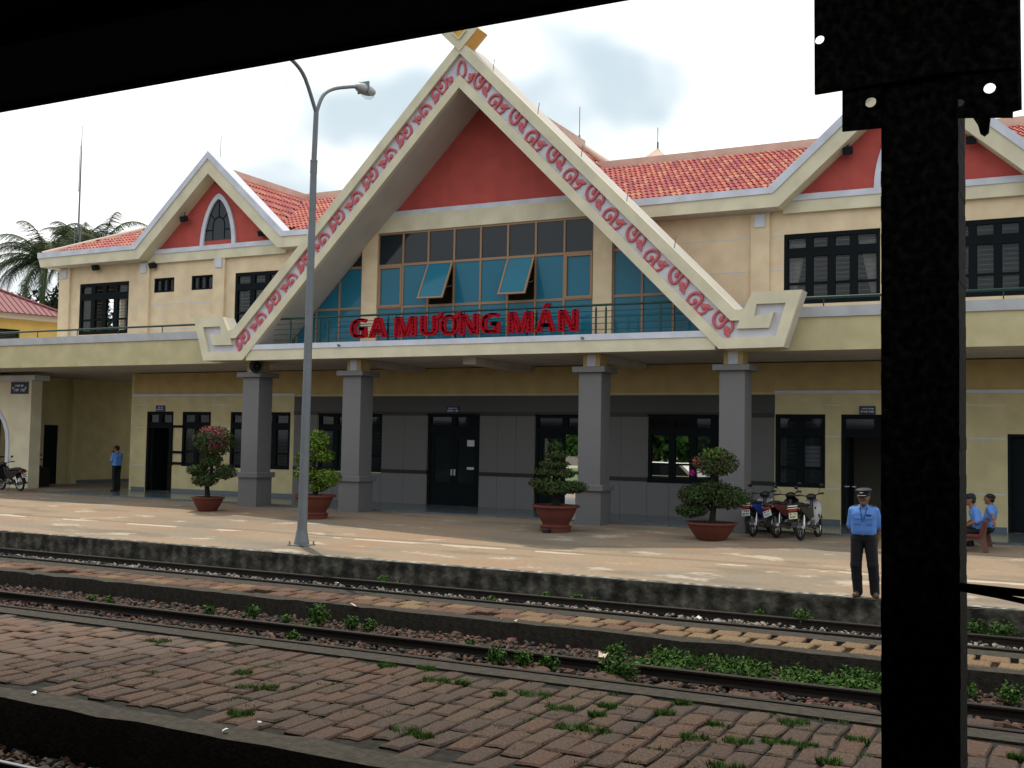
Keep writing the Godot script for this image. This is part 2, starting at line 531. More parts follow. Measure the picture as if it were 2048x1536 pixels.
func build_ground() -> void:
	mat("earth", Color(0.10, 0.075, 0.05), 0.95, T.dirt, 0.2)
	mat("yard_concrete", Color(0.22, 0.19, 0.15), 0.9, T.stain, 0.2)
	mat("old_concrete", Color(0.16, 0.150, 0.120), 0.9, T.dirt, 0.35, T.rough, 1.5)
	mat("kerb_pale", Color(0.42, 0.42, 0.40), 0.85, T.dirt, 0.5)
	mat("kerb_dull", Color(0.042, 0.036, 0.027), 0.9, T.streak, 0.7, T.rough, 0.8)
	mat("soil", Color(0.020, 0.018, 0.013), 0.95, T.dirt, 0.8)
	mat("bed", Color(0.050, 0.042, 0.036), 0.95, T.dirt, 0.9, T.rough, 2.0)
	mat("rust", Color(0.022, 0.015, 0.012), 0.65, T.streak, 3.0)
	mat("rail_head", Color(0.30, 0.32, 0.35), 0.28).metallic = 1.0
	var pv := [Color(0.100, 0.060, 0.043), Color(0.084, 0.053, 0.040), Color(0.115, 0.064, 0.043), Color(0.078, 0.053, 0.042), Color(0.108, 0.070, 0.049)]
	var pav := []
	for i in 5: pav.append(mat("sett_%s" % ["red", "brown", "rust", "grey", "tan"][i], pv[i], 0.9, T.grain, 0.7, T.rough, 0.35))
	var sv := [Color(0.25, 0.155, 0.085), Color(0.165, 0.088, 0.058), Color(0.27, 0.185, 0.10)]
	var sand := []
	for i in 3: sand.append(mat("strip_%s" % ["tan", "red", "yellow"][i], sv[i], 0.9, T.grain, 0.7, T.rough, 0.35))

	# far ground, yard behind and under the station
	var s := S()
	slab_x(s, -900, 900, -1.6, -1.22, -900, 900)
	struct("ground", s, M.earth)
	s = S()
	bx(s, -110, 80, -1.0, -0.07, -70, -1.5)
	struct("yard", s, M.yard_concrete)

	# forecourt platform with its stains
	var sm := StandardMaterial3D.new()
	sm.resource_name = "platform_concrete"
	sm.albedo_texture = stain_image()
	sm.roughness = 0.85
	sm.metallic_specular = 0.35
	s = S()
	var q := [Vector3(-27, py(7.86), 7.86), Vector3(18, py(7.86), 7.86), Vector3(18, py(-1.5), -1.5), Vector3(-27, py(-1.5), -1.5)]
	var uv := [Vector2(0, 0.975), Vector2(1, 0.975), Vector2(1, 0), Vector2(0, 0)]
	for k in [0, 2, 1, 0, 3, 2]:
		s.set_normal(Vector3(0, 1, 0.02).normalized()); s.set_uv(uv[k]); s.add_vertex(q[k])
	bx(s, -27, 18, -1.1, -0.4, -1.5, 7.8)
	struct("platform", s, sm)
	s = S()
	for e in [[-110.0, -27.0], [18.0, 80.0]]:
		quad(s, Vector3(e[0], py(7.86), 7.86), Vector3(e[1], py(7.86), 7.86), Vector3(e[1], py(-1.5), -1.5), Vector3(e[0], py(-1.5), -1.5))
	struct("platform_beyond", s, M.yard_concrete)
	var g := RandomNumberGenerator.new()
	g.seed = 3
	s = S()
	wavy_edge(s, 7.84, 8.1, -0.254, -1.1, -60, 45, 0.35, 0.014, g)
	var pe := struct("platform_wall", s, M.old_concrete)
	s = S()
	var gx := -60.0
	while gx < 45.0:
		var nx := gx + g.randf_range(0.6, 1.8)
		quad(s, Vector3(gx, -0.25, 7.86 + g.randfn() * 0.02), Vector3(gx, -0.251, 8.07 - absf(g.randfn()) * 0.02), Vector3(nx, -0.251, 8.07 - absf(g.randfn()) * 0.02), Vector3(nx, -0.25, 7.86 + g.randfn() * 0.02))
		gx = nx
	struct("platform_kerb", s, M.kerb_pale)

	# track beds
	s = S(); slab_x(s, 8.0, 9.95, -1.3, -0.73); struct("ballast_bed", s, M.bed)
	s = S(); slab_x(s, 11.1, 13.0, -1.4, -0.90); slab_x(s, 13.0, 14.5, -1.4, -0.78); struct("ballast_bed", s, M.bed)
	s = S(); slab_x(s, 18.2, 21.2, -1.5, -1.08); struct("ballast_bed", s, M.bed)
	# narrow paved strip between the first two tracks
	s = S()
	wavy_edge(s, 10.96, 11.22, -0.60, -1.3, -60, 45, 0.3, 0.02, g)
	bx(s, -60, 45, -1.3, -0.604, 9.7, 10.12)
	bx(s, -60, 45, -1.3, -0.66, 10.12, 11.1)
	var strip := struct("paved_strip", s, M.kerb_dull)
	# broad paved platform in front
	s = S()
	bx(s, -60, 45, -1.5, -0.578, 14.40, 14.74)
	bx(s, -60, 45, -1.5, -0.622, 14.74, 18.1)
	wavy_edge(s, 18.02, 18.36, -0.566, -1.4, -60, 45, 0.35, 0.02, g)
	var apron := struct("paved_platform", s, M.kerb_dull)
	s = S()
	bx(s, -60, 45, -0.625, -0.605, 14.75, 18.04)
	obj("joint_soil", s, M.soil, apron)
	s = S()
	bx(s, -60, 45, -1.6, -0.55, 21.2, 40.0)
	struct("island_platform", s, M.old_concrete)

	# setts one by one: the largest 300 of the broad platform are parts of their own, the rest one part
	var kinds := []
	for k in 10: kinds.append(paver_mesh(100 + k, 0.225, 0.42 + 0.02 * (k % 4)))
	var spots := []
	var eye := Vector3(15.21, 2.1, 26)
	var x := -4.0
	while x < 17.0:
		var z := 14.80 + g.randf_range(-0.02, 0.18)
		while z < 18.0:
			var len := g.randf_range(0.36, 0.56)
			if z + len > 18.06: break
			var p := Vector3(x + g.randf_range(-0.012, 0.012) + (z - 16.4) * 0.015, -0.574 + g.randf_range(-0.009, 0.007), z + len / 2)
			spots.append([p.distance_to(eye), p, len, g.randi() % 10, g.randi() % 5, g.randf_range(-0.05, 0.05), Vector2(g.randfn(), g.randfn()) * 0.012])
			z += len + 0.032
		x += 0.252
	spots.sort_custom(func(a, b): return a[0] < b[0])
	var far_t := []; var far_c := []
	var n := 0
	for e in spots:
		var base: float = 0.42 + 0.02 * (e[3] % 4)
		var tr := Transform3D(Basis(Vector3.UP, e[5]) * Basis(Vector3.RIGHT, e[6].x) * Basis(Vector3.BACK, e[6].y) * Basis.from_scale(Vector3(1, 1, e[2] / base)), e[1])
		var in_view: bool = (e[1].x > 15.21 + (e[1].z - 26) * 1.55)
		if n < 300 and in_view:
			var o := obj("paving_stone", kinds[e[3]], pav[e[4]], apron)
			o.transform = tr
			n += 1
		else:
			far_t.append(tr)
			var c: Color = pv[e[4]]
			far_c.append(Color(c.r * 0.85, c.g * 0.85, c.b * 0.85))
	many("paving_stones_beyond", kinds[0], M.stone_mm, far_t, far_c, apron)
	var sk := []
	for k in 8: sk.append(paver_mesh(140 + k, 0.40, 0.40))
	x = -16.0
	var cnt := 0
	var st_t := []; var st_c := []
	while x < 16.5:
		for row in 2:
			var w := g.randf_range(0.8, 1.12)
			var tr := Transform3D(Basis(Vector3.UP, g.randf_range(-0.06, 0.06)) * Basis.from_scale(Vector3(w, 1, 0.97)), Vector3(x + row * 0.22 + g.randf_range(-0.02, 0.02), -0.592 + g.randf_range(-0.008, 0.006), 10.33 + row * 0.42))
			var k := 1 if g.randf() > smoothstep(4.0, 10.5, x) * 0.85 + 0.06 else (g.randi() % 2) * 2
			if g.randf() < 0.06: continue
			if x > -6.0:
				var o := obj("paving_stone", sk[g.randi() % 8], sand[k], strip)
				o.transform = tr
			else:
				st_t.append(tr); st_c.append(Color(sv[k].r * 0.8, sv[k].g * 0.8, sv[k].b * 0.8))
		x += 0.445
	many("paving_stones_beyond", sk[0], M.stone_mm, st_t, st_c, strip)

	# rails
	var rl := [[8.52, -0.58, "rusty rail nearest the forecourt platform wall"], [9.57, -0.58, "rusty rail along the far edge of the narrow paved strip"], [13.26, -0.58, "dark rusty rail standing in rubble between the strip and the broad paved platform"], [14.34, -0.562, "thin rail head sunk flush along the far kerb of the broad paved platform"], [19.10, -0.87, "polished rail shining at the bottom left corner"], [20.16, -0.87, "polished rail hidden below the near platform edge"]]
	for r in rl:
		var near: bool = r[0] > 18.0
		var o := thing("rail", r[2], "rail", Vector3(0, 0, r[0]), 0.0, "rails of the three tracks")
		obj("rail_bar", rail_shape(r[1], 0, -60, 45), M.rust, o)
		s = S()
		bx(s, -60, 45, r[1] + 0.0005, r[1] + 0.003, -0.022, 0.022)
		obj("running_surface", s, M.rail_head if near else M.rust, o)

	# ballast and rubble
	var rocks := [rock_mesh(1), rock_mesh(2), rock_mesh(3)]
	var greys := [Color(0.20, 0.185, 0.165), Color(0.13, 0.12, 0.105), Color(0.27, 0.26, 0.24), Color(0.08, 0.07, 0.06)]
	var reds := [Color(0.075, 0.040, 0.029), Color(0.05, 0.034, 0.027), Color(0.10, 0.050, 0.033), Color(0.045, 0.040, 0.034)]
	for bed in [[8.14, 9.70, -0.72, 6500, greys, 0.035, 0.085, -16.0, 16.5, "track_gravel"], [11.25, 14.3, -0.89, 9500, reds, 0.04, 0.11, -9.0, 16.5, "track_rubble"], [18.4, 19.6, -1.06, 2600, reds, 0.05, 0.12, 1.0, 13.0, "near_gravel"]]:
		for v in 2:
			var tr := []; var co := []
			for i in int(bed[3] / 2):
				var k := g.randf_range(bed[5], bed[6])
				if g.randf() < 0.02: k *= 1.8
				var p := Vector3(g.randf_range(bed[7], bed[8]), bed[2] + g.randf_range(-0.01, 0.03), g.randf_range(bed[0], bed[1]))
				if bed[9] == "track_rubble" and p.z > 12.6: p.y += 0.15 * smoothstep(12.6, 13.4, p.z)
				tr.append(Transform3D(Basis.from_euler(Vector3(g.randf() * 0.8, g.randf() * TAU, g.randf() * 0.8)) * Basis.from_scale(Vector3(k * g.randf_range(0.8, 1.6), k, k)), p))
				var c: Color = bed[4][g.randi() % 4]
				if bed[9] == "track_gravel" and p.x > 8.0 and g.randf() < 0.3: c = Color(0.24, 0.20, 0.15)
				co.append(c)
			var o := many(bed[9], rocks[v], M.stone_mm, tr, co)
			tag(o, "", "", "", "stuff")
	# loose brick pieces in the rubble beside the sunken rail
	var place_words := ["first", "second", "third", "fourth", "fifth", "sixth", "seventh", "eighth", "ninth", "tenth", "eleventh", "twelfth", "thirteenth", "fourteenth", "fifteenth", "sixteenth"]
	for i in 16:
		var o := obj("loose_brick", paver_mesh(200 + i % 5, 0.22, 0.34), pav[i % 3])
		o.position = Vector3(8.0 + i * 0.47 + g.randf_range(-0.2, 0.2), -0.66, 13.85 + g.randf_range(-0.22, 0.25))
		o.rotation = Vector3(g.randfn() * 0.2, g.randf() * 3.0, g.randfn() * 0.2)
		tag(o, "loose red-brown brick, %s from the left, between the dark rail and the paved platform" % place_words[i], "brick", "loose bricks in the track rubble")

	# grass between the setts
	s = S()
	for p in [[6.79, 16.16], [7.33, 16.73], [4.58, 15.24], [7.96, 15.0], [8.84, 15.35], [9.16, 15.31], [9.77, 15.58], [10.08, 15.39], [10.56, 15.79], [10.99, 15.84], [9.7, 17.32], [10.97, 16.41], [11.2, 16.4], [10.94, 15.46], [12.08, 16.15], [12.11, 15.61], [12.46, 16.08], [12.74, 15.95], [12.98, 15.9], [12.75, 15.11], [13.4, 15.46], [11.56, 14.93], [8.4, 14.86], [7.54, 16.6], [14.72, 15.32], [11.54, 15.43], [9.95, 17.4], [12.6, 16.9], [8.0, 17.6], [13.3, 16.3]]:
		blades(s, Vector3(p[0], -0.59, p[1]), g.randf_range(0.05, 0.13), 260, 0.07, g)
	for i in 160:
		blades(s, Vector3(g.randf_range(5.0, 15.0), -0.595, g.randf_range(14.75, 17.4)), 0.04, 22, 0.045, g)
	tag(obj("grass", s, M.leaf), "", "", "", "stuff")

	# weeds along the rails
	var greens := [Color(0.028, 0.070, 0.015), Color(0.042, 0.095, 0.020), Color(0.022, 0.048, 0.013), Color(0.06, 0.115, 0.024)]
	var counted := {}
	var wl := [[-0.33, 11.9, 0.5], [0.1, 11.92, 0.6], [2.3, 11.8, 0.7], [3.12, 11.7, 0.9], [3.95, 11.85, 0.6], [4.4, 11.62, 1.4], [5.06, 11.65, 0.9], [5.45, 11.72, 0.8], [7.45, 12.1, 0.5], [9.62, 11.9, 1.2], [14.01, 11.61, 0.8], [14.5, 11.72, 1.1], [5.39, 13.1, 0.8], [5.43, 13.55, 0.6], [8.62, 13.5, 1.0], [8.95, 13.42, 0.9], [9.36, 13.5, 0.9], [10.12, 13.3, 1.1], [10.35, 13.55, 1.3], [11.92, 13.15, 0.6],
		[-6.0, 8.25, 0.6], [3.4, 8.3, 0.9], [3.75, 8.3, 0.6], [6.85, 8.3, 0.7], [7.45, 8.32, 0.8], [7.8, 8.3, 0.6], [10.65, 8.32, 0.8], [11.35, 8.42, 1.2], [13.85, 8.25, 1.3], [14.2, 8.3, 1.4], [14.7, 8.3, 1.2], [6.3, 9.3, 0.7], [4.6, 9.35, 0.5], [8.4, 8.32, 0.5]]
	wl.sort_custom(func(a, b): return a[0] < b[0])
	for w in wl:
		s = S()
		var k: float = w[2] * 1.05
		var where := "at the foot of the forecourt platform wall" if w[1] < 9.0 else "below the narrow paved strip" if w[1] < 12.5 else "in the rubble beside the dark rail" if w[1] > 12.9 else "between the rails"
		leaves(s, Vector3(0, 0.10 * k, 0), Vector3(0.16, 0.13, 0.12) * k, int(260 * k), 0.032, greens, g, 0.6)
		var y := -0.72 if w[1] < 10.0 else -0.88 if w[1] < 12.6 else -0.76
		for i in int(7 * k):
			s.set_color(Color(0.05, 0.07, 0.02))
			rod(s, Vector3(0, -0.03, 0), Vector3(g.randfn() * 0.09, 0.14, g.randfn() * 0.08) * k, 0.004, 4)
		var o := obj("weed", s, M.leaf)
		o.position = Vector3(w[0], y + 0.02, w[1])
		counted[where] = counted.get(where, 0) + 1
		tag(o, "%s leafy green weed %s, %s from the left" % ["small" if k < 0.9 else "bushy", where, place_words[counted[where] - 1]], "weed", "weeds " + where)
	s = S()
	for i in 70:
		var p := Vector3(g.randf_range(10.0, 13.3), -0.80, g.randf_range(11.35, 12.6))
		leaves(s, p, Vector3(0.18, 0.12, 0.15), 150, 0.032, greens, g, 0.6)
	tag(obj("weed_carpet", s, M.leaf), "", "", "", "stuff")

	# litter
	var lw := [mat("litter_white", Color(0.62, 0.64, 0.66), 0.6), mat("litter_cream", Color(0.5, 0.45, 0.33), 0.7)]
	var lt := [[-5.9, 8.28, -0.68, "yellowish"], [-0.3, 8.3, -0.68, "white"], [2.69, 8.8, -0.68, "white"], [6.7, 8.28, -0.68, "white"], [7.6, 8.28, -0.67, "white"], [10.9, 8.3, -0.67, "white"], [12.1, 8.3, -0.67, "white"], [12.5, 8.3, -0.67, "white"], [9.82, 8.85, -0.68, "white"], [13.62, 8.25, -0.67, "white"], [4.82, 11.24, -0.62, "cream"], [7.44, 11.18, -0.59, "cream"], [7.73, 11.2, -0.59, "cream"], [5.72, 18.1, -0.56, "white"], [8.35, 18.2, -0.56, "white"], [8.47, 17.88, -0.55, "white"], [7.7, 19.12, -0.98, "cream"], [9.6, 12.3, -0.74, "cream"]]
	lt.sort_custom(func(a, b): return a[0] < b[0])
	for e in lt:
		s = S()
		var k := 0.05 if e[2] < -0.6 else 0.028
		if e[3] == "cream": k *= 1.5
		var pts := []
		for i in 6: pts.append(Vector3(cos(i * TAU / 6) * k * g.randf_range(0.6, 1.4), g.randf_range(0.0, 0.045) * k / 0.04, sin(i * TAU / 6) * k * g.randf_range(0.6, 1.2)))
		for i in 6: tri(s, Vector3(0, 0.03, 0), pts[(i + 1) % 6], pts[i])
		var where := "at the foot of the forecourt platform wall" if e[1] < 8.5 else "between the first two rails" if e[1] < 9.5 else "on the edge of the narrow paved strip" if e[1] < 11.5 else "in the rubble below the strip" if e[1] < 13 else "on the setts near the broad platform's edge" if e[1] < 18.5 else "in the dark gravel at the bottom left"
		counted["l" + where] = counted.get("l" + where, 0) + 1
		var o := obj("litter", s, lw[1] if e[3] != "white" else lw[0])
		o.position = Vector3(e[0], e[2], e[1])
		tag(o, "crumpled scrap of %s litter %s, %s from the left" % [e[3], where, place_words[counted["l" + where] - 1]], "litter", "litter " + where)

# ---------------------------------------------------------------- the station building
const GX := 11.42      # middle of each wing gable

func win(par: Node, x0: float, x1: float, y0: float, y1: float, z: float, n: int, o := {}, t := Transform3D()) -> MeshInstance3D:
	# dark joinery: transom lights above, barred casements below; frame is the part, panes and grille its pieces
	var s := S()
	var e := 0.10
	var d0 := z - 0.10; var d1 := z + 0.015
	bx(s, x0, x0 + e, y0, y1, d0, d1, t); bx(s, x1 - e, x1, y0, y1, d0, d1, t)
	bx(s, x0 + e, x1 - e, y1 - 0.12, y1, d0, d1, t); bx(s, x0 + e, x1 - e, y0, y0 + 0.13, d0, d1, t)
	var step := (x1 - x0 - 2 * e) / n
	var tr0 := y1 - 0.62; var tr1 := y1 - 0.38
	bx(s, x0 + e, x1 - e, tr0, tr1, d0, d1 - 0.004, t)
	for i in range(1, n): bx(s, x0 + e + step * i - 0.10, x0 + e + step * i + 0.10, y0 + 0.13, y1 - 0.12, d0 + 0.003, d1 - 0.008, t)
	var mid := y0 + 0.55
	if not o.get("door", false): bx(s, x0 + e, x1 - e, mid - 0.03, mid + 0.03, d0 + 0.02, d1 - 0.012, t)
	var fr := obj("window", s, M.frame_black, par)
	for i in n:
		var a := x0 + e + step * i + (0.10 if i > 0 else 0.02); var b := x0 + e + step * (i + 1) - (0.10 if i < n - 1 else 0.02)
		if o.get("skip", []).has(i): continue
		for r in [[tr1, y1 - 0.12], [y0 + 0.13, tr0]]:
			s = S()
			bx(s, a, b, r[0], r[1], z - 0.055, z - 0.045, t)
			obj("pane", s, M.pane, fr)
	s = S()
	for i in n:
		if o.get("nobars", []).has(i): continue
		var a := x0 + e + step * i + 0.06; var b := x0 + e + step * (i + 1) - 0.06
		var y := y0 + 0.2
		while y < y1 - 0.14:
			if y < tr0 - 0.02 or y > tr1 + 0.02: cbox(s, Vector3((a + b) / 2, y, z - 0.09), Vector3(b - a, 0.016, 0.012), t)
			y += 0.122
		cbox(s, Vector3(a + 0.05, (y0 + y1) / 2, z - 0.105), Vector3(0.014, y1 - y0 - 0.3, 0.012), t)
	obj("grille", s, o.get("bars", M.bar_grey), fr)
	return fr

func add_curtain(fr: Node, x0: float, x1: float, y0: float, y1: float, z: float, to_left: bool) -> void:   # a gathered white curtain, drawn to one side
	var s := S()
	var n := 10
	for i in n:
		var a := float(i) / n; var b := float(i + 1) / n
		var za := z - 0.03 * absf(sin(a * 14.0)); var zb := z - 0.03 * absf(sin(b * 14.0))
		var w := x1 - x0
		var top0 := x0 + w * a; var top1 := x0 + w * b
		var k := 0.32
		var lo0 := (x0 + w * a * k) if to_left else (x1 - w * (1 - a) * k)
		var lo1 := (x0 + w * b * k) if to_left else (x1 - w * (1 - b) * k)
		quad(s, Vector3(lo0, y0, za), Vector3(lo1, y0, zb), Vector3(top1, y1, zb), Vector3(top0, y1, za))
	obj("curtain", s, M.curtain, fr)

func mirror(p: PackedVector2Array) -> PackedVector2Array:
	var r := PackedVector2Array()
	for v in p: r.append(Vector2(-v.x, v.y))
	return r

func scroll_path(pts: Array, at: Vector2, swap: bool, flip: float) -> Array:
	var r := []
	for p in pts:
		var q := Vector2(p[0], p[1])
		if swap: q = Vector2(q.y, q.x)
		r.append(Vector3((at.x + q.x * 0.00158) * flip, at.y - q.y * 0.0017, 0.0))
	return r

func smooth(pts: Array, per := 3) -> Array:
	var r := []
	var n := pts.size()
	for i in n - 1:
		var a: Vector3 = pts[max(i - 1, 0)]; var b: Vector3 = pts[i]; var c: Vector3 = pts[i + 1]; var d: Vector3 = pts[min(i + 2, n - 1)]
		for k in per: r.append(b.cubic_interpolate(c, a, d, float(k) / per))
	r.append(pts[n - 1])
	return r

func ornament(par: Node, at: Vector2, swap: bool, flip: float) -> void:
	var z := -0.085
	var s := S()
	var loop := smooth(scroll_path([[-20, -85], [20, -120], [-10, -195], [-70, -190], [-120, -140], [-140, -65], [-110, 10], [-55, 38], [0, 5], [45, -50], [105, -78], [155, -40], [165, 25], [140, 90], [85, 118], [40, 95], [35, 50], [65, 35]], at, swap, flip))
	var rr := []
	for i in loop.size():
		loop[i].z = z
		var u := float(i) / (loop.size() - 1)
		rr.append(0.048 * (0.55 + 0.45 * sin(PI * clampf(u * 1.1, 0, 1))))
	tube(s, loop, rr, 6, Vector3(1, 1, 0.75))
	var bud := scroll_path([[-20, -80], [70, 70], [72, 130], [95, 165], [100, 215]], at, swap, flip)
	for i in 5: bud[i].z = z
	ell(s, bud[0], Vector3(0.06, 0.075, 0.03), 10)
	ell(s, bud[1], Vector3(0.075, 0.085, 0.035), 10)
	tube(s, [bud[1], bud[2], bud[3], bud[4]], [0.07, 0.085, 0.05, 0.012], 6, Vector3(1, 1, 0.4))
	obj("ornament", s, M.ornament, par)

func tile_mesh() -> ArrayMesh:   # one S-shaped pantile, 0.2 wide, 0.46 long, its lower lip lifted over the course below
	var s := S()
	var n := 6
	var prof := []
	for i in n + 1:
		var u := float(i) / n
		prof.append(Vector2(-0.085 + 0.17 * u, 0.030 * sin(TAU * u) + 0.012))
	for i in n:
		var a: Vector2 = prof[i]; var b: Vector2 = prof[i + 1]
		quad(s, Vector3(a.x, a.y + 0.045, 0.23), Vector3(b.x, b.y + 0.045, 0.23), Vector3(b.x, b.y, -0.23), Vector3(a.x, a.y, -0.23))
		quad(s, Vector3(a.x, a.y + 0.02, 0.23), Vector3(b.x, b.y + 0.02, 0.23), Vector3(b.x, b.y + 0.045, 0.23), Vector3(a.x, a.y + 0.045, 0.23))
	return s.commit()

func letter(par: Node, ch: String, x0: float, x1: float, y0: float, y1: float, font: Font) -> MeshInstance3D:
	var tm := TextMesh.new()
	tm.text = ch
	tm.font = font
	tm.font_size = 96
	tm.pixel_size = 0.01
	tm.depth = 0.06
	tm.curve_step = 1.0
	var bb := tm.get_aabb()
	var fat := S()      # the photographed face is heavier than the font: strokes widened sideways
	for k in 5: fat.append_from(tm, 0, Transform3D(Basis.IDENTITY, Vector3((k - 2) * 0.018, 0, 0.003 * absi(k - 2))))
	bb = bb.grow(0.0); bb.position.x -= 0.036; bb.size.x += 0.072
	var am := fat.commit()
	var o := obj("letter", am, M.letter_red, par)
	var sx := (x1 - x0) / bb.size.x
	var sy := (y1 - y0) / bb.size.y
	o.transform = Transform3D(Basis.from_scale(Vector3(sx, sy, 1.0)), Vector3(x0 - bb.position.x * sx, y0 - bb.position.y * sy, 0))
	return o

func build_station() -> void:
	var B := thing("station_building", "two-storey cream railway station with a huge pointed front gable and red tiled roofs", "station building")
	var s := S()

	# ---- tiled floor and interior shell
	s = S()
	bx(s, -17.4, 20, -0.5, 0.02, -12.2, -1.32)
	obj("tiled_floor", s, M.tile_blue, B)
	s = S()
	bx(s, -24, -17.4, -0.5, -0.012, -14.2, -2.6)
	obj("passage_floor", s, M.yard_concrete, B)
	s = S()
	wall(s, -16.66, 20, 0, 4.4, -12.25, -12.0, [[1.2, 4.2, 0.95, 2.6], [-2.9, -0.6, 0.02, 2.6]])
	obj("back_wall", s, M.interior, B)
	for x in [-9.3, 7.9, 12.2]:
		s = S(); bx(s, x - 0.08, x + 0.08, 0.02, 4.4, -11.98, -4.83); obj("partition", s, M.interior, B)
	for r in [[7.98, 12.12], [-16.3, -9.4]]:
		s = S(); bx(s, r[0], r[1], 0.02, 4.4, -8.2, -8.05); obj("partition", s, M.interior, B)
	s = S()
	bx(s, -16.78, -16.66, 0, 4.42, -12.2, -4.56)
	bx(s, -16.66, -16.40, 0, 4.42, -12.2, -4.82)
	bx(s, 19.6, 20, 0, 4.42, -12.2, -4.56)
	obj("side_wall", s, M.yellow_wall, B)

	# ---- ground floor front wall with its openings
	var holes := [[-15.96, -14.63, 0.02, 2.99], [-14.18, -12.81, 0.98, 2.985], [-11.88, -9.18, 0.98, 2.985], [-7.98, -5.33, 1.0, 2.96], [-3.58, -1.63, 0.02, 2.97], [0.31, 2.30, 0.02, 2.96], [3.99, 6.70, 0.97, 2.97], [7.74, 9.10, 0.98, 2.99], [9.52, 11.40, 0.02, 2.99], [13.63, 15.10, 0.02, 2.51]]
	s = S()
	wall(s, -16.66, 19.6, 0.02, 3.60, -4.82, -4.56, holes)
	obj("front_wall", s, M.yellow_wall, B)
	s = S()
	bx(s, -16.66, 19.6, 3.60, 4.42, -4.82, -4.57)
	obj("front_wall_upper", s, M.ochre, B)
	s = S()
	bx(s, -16.70, -8.98, 3.55, 3.64, -4.6, -4.515); bx(s, 7.71, 19.6, 3.55, 3.64, -4.6, -4.515)
	for y in [2.39, 0.97]:
		for r in [[-16.6, -15.98], [-12.79, -11.9], [9.12, 9.5], [11.42, 13.6]]: bx(s, r[0], r[1], y - 0.012, y + 0.012, -4.58, -4.555)
	for r in [[-16.6, -15.98], [-12.79, -11.9], [9.12, 9.5], [11.42, 13.6]]: bx(s, r[0], r[1], 3.23, 3.25, -4.58, -4.555)
	obj("white_moulding", s, M.white_trim, B)
	for r in [[-16.66, -15.98], [-14.61, -9.0], [7.74, 9.5], [11.42, 13.61], [15.12, 19.6]]:
		s = S(); bx(s, r[0], r[1], 0.02, 0.15, -4.6, -4.545); obj("skirting", s, M.skirting, B)
	# granite facing round the hall
	s = S()
	bx(s, -9.0, 7.72, 3.02, 3.53, -4.58, -4.52)
	obj("granite_lintel", s, M.granite_dark, B)
	s = S()
	bx(s, -9.0, 7.72, 2.965, 3.02, -4.58, -4.515)
	var seg := [[-9.0, -7.98], [-5.33, -3.58], [-1.63, 0.31], [2.30, 3.99], [6.70, 7.72]]
	for r in seg:
		bx(s, r[0], r[1], 2.89, 2.965, -4.58, -4.515)
		bx(s, r[0], r[1], 1.0, 1.12, -4.58, -4.51)
	obj("black_stone_band", s, M.black_stone, B)
	for r in seg:
		var n: int = max(1, int((r[1] - r[0]) / 0.62))
		for i in n:
			var a: float = lerpf(r[0], r[1], float(i) / n) + 0.004; var b: float = lerpf(r[0], r[1], float(i + 1) / n) - 0.004
			s = S(); bx(s, a, b, 1.12, 2.89, -4.58, -4.528); obj("granite_panel", s, M.granite_pale, B)
			s = S(); bx(s, a, b, 0.02, 1.0, -4.58, -4.525); obj("granite_panel", s, M.granite, B)
	for r in [[-7.98, -5.33], [3.99, 6.70]]:
		for i in 4:
			s = S(); bx(s, lerpf(r[0], r[1], i / 4.0) + 0.004, lerpf(r[0], r[1], (i + 1) / 4.0) - 0.004, 0.02, 0.97, -4.58, -4.525); obj("granite_panel", s, M.granite, B)

	# ground floor windows and doors
	var dim := mat("bar_dim", Color(0.06, 0.065, 0.07), 0.5)
	win(B, -14.18, -12.81, 0.98, 2.985, -4.58, 2, {"bars": dim})
	win(B, -11.88, -9.18, 0.98, 2.985, -4.58, 4, {"bars": dim})
	win(B, -7.98, -5.33, 1.0, 2.96, -4.60, 4, {"bars": dim})
	win(B, 3.99, 6.70, 0.97, 2.97, -4.60, 4, {"bars": dim, "skip": [0, 1], "nobars": [0, 1]})
	var w5 := win(B, 7.74, 9.10, 0.98, 2.99, -4.58, 2, {"bars": dim})
	s = S()
	bx(s, 8.50, 8.93, 1.55, 2.12, -4.78, -4.77)
	obj("paper_notice", s, M.sign_white, w5)
	for d in [[-3.58, -1.63, 2.97, "closed"], [0.31, 2.30, 2.96, "half"], [9.52, 11.40, 2.99, "open"], [-15.96, -14.63, 2.99, "open"]]:
		s = S()
		bx(s, d[0], d[0] + 0.1, 0.02, d[2], -4.72, -4.575); bx(s, d[1] - 0.1, d[1], 0.02, d[2], -4.72, -4.575)
		bx(s, d[0] + 0.1, d[1] - 0.1, d[2] - 0.12, d[2], -4.72, -4.575)
		bx(s, d[0] + 0.1, d[1] - 0.1, d[2] - 0.62, d[2] - 0.40, -4.72, -4.58)
		var m: float = (d[0] + d[1]) / 2
		bx(s, m - 0.09, m + 0.09, d[2] - 0.4, d[2] - 0.12, -4.71, -4.585)
		var fr := obj("door", s, M.frame_black, B)
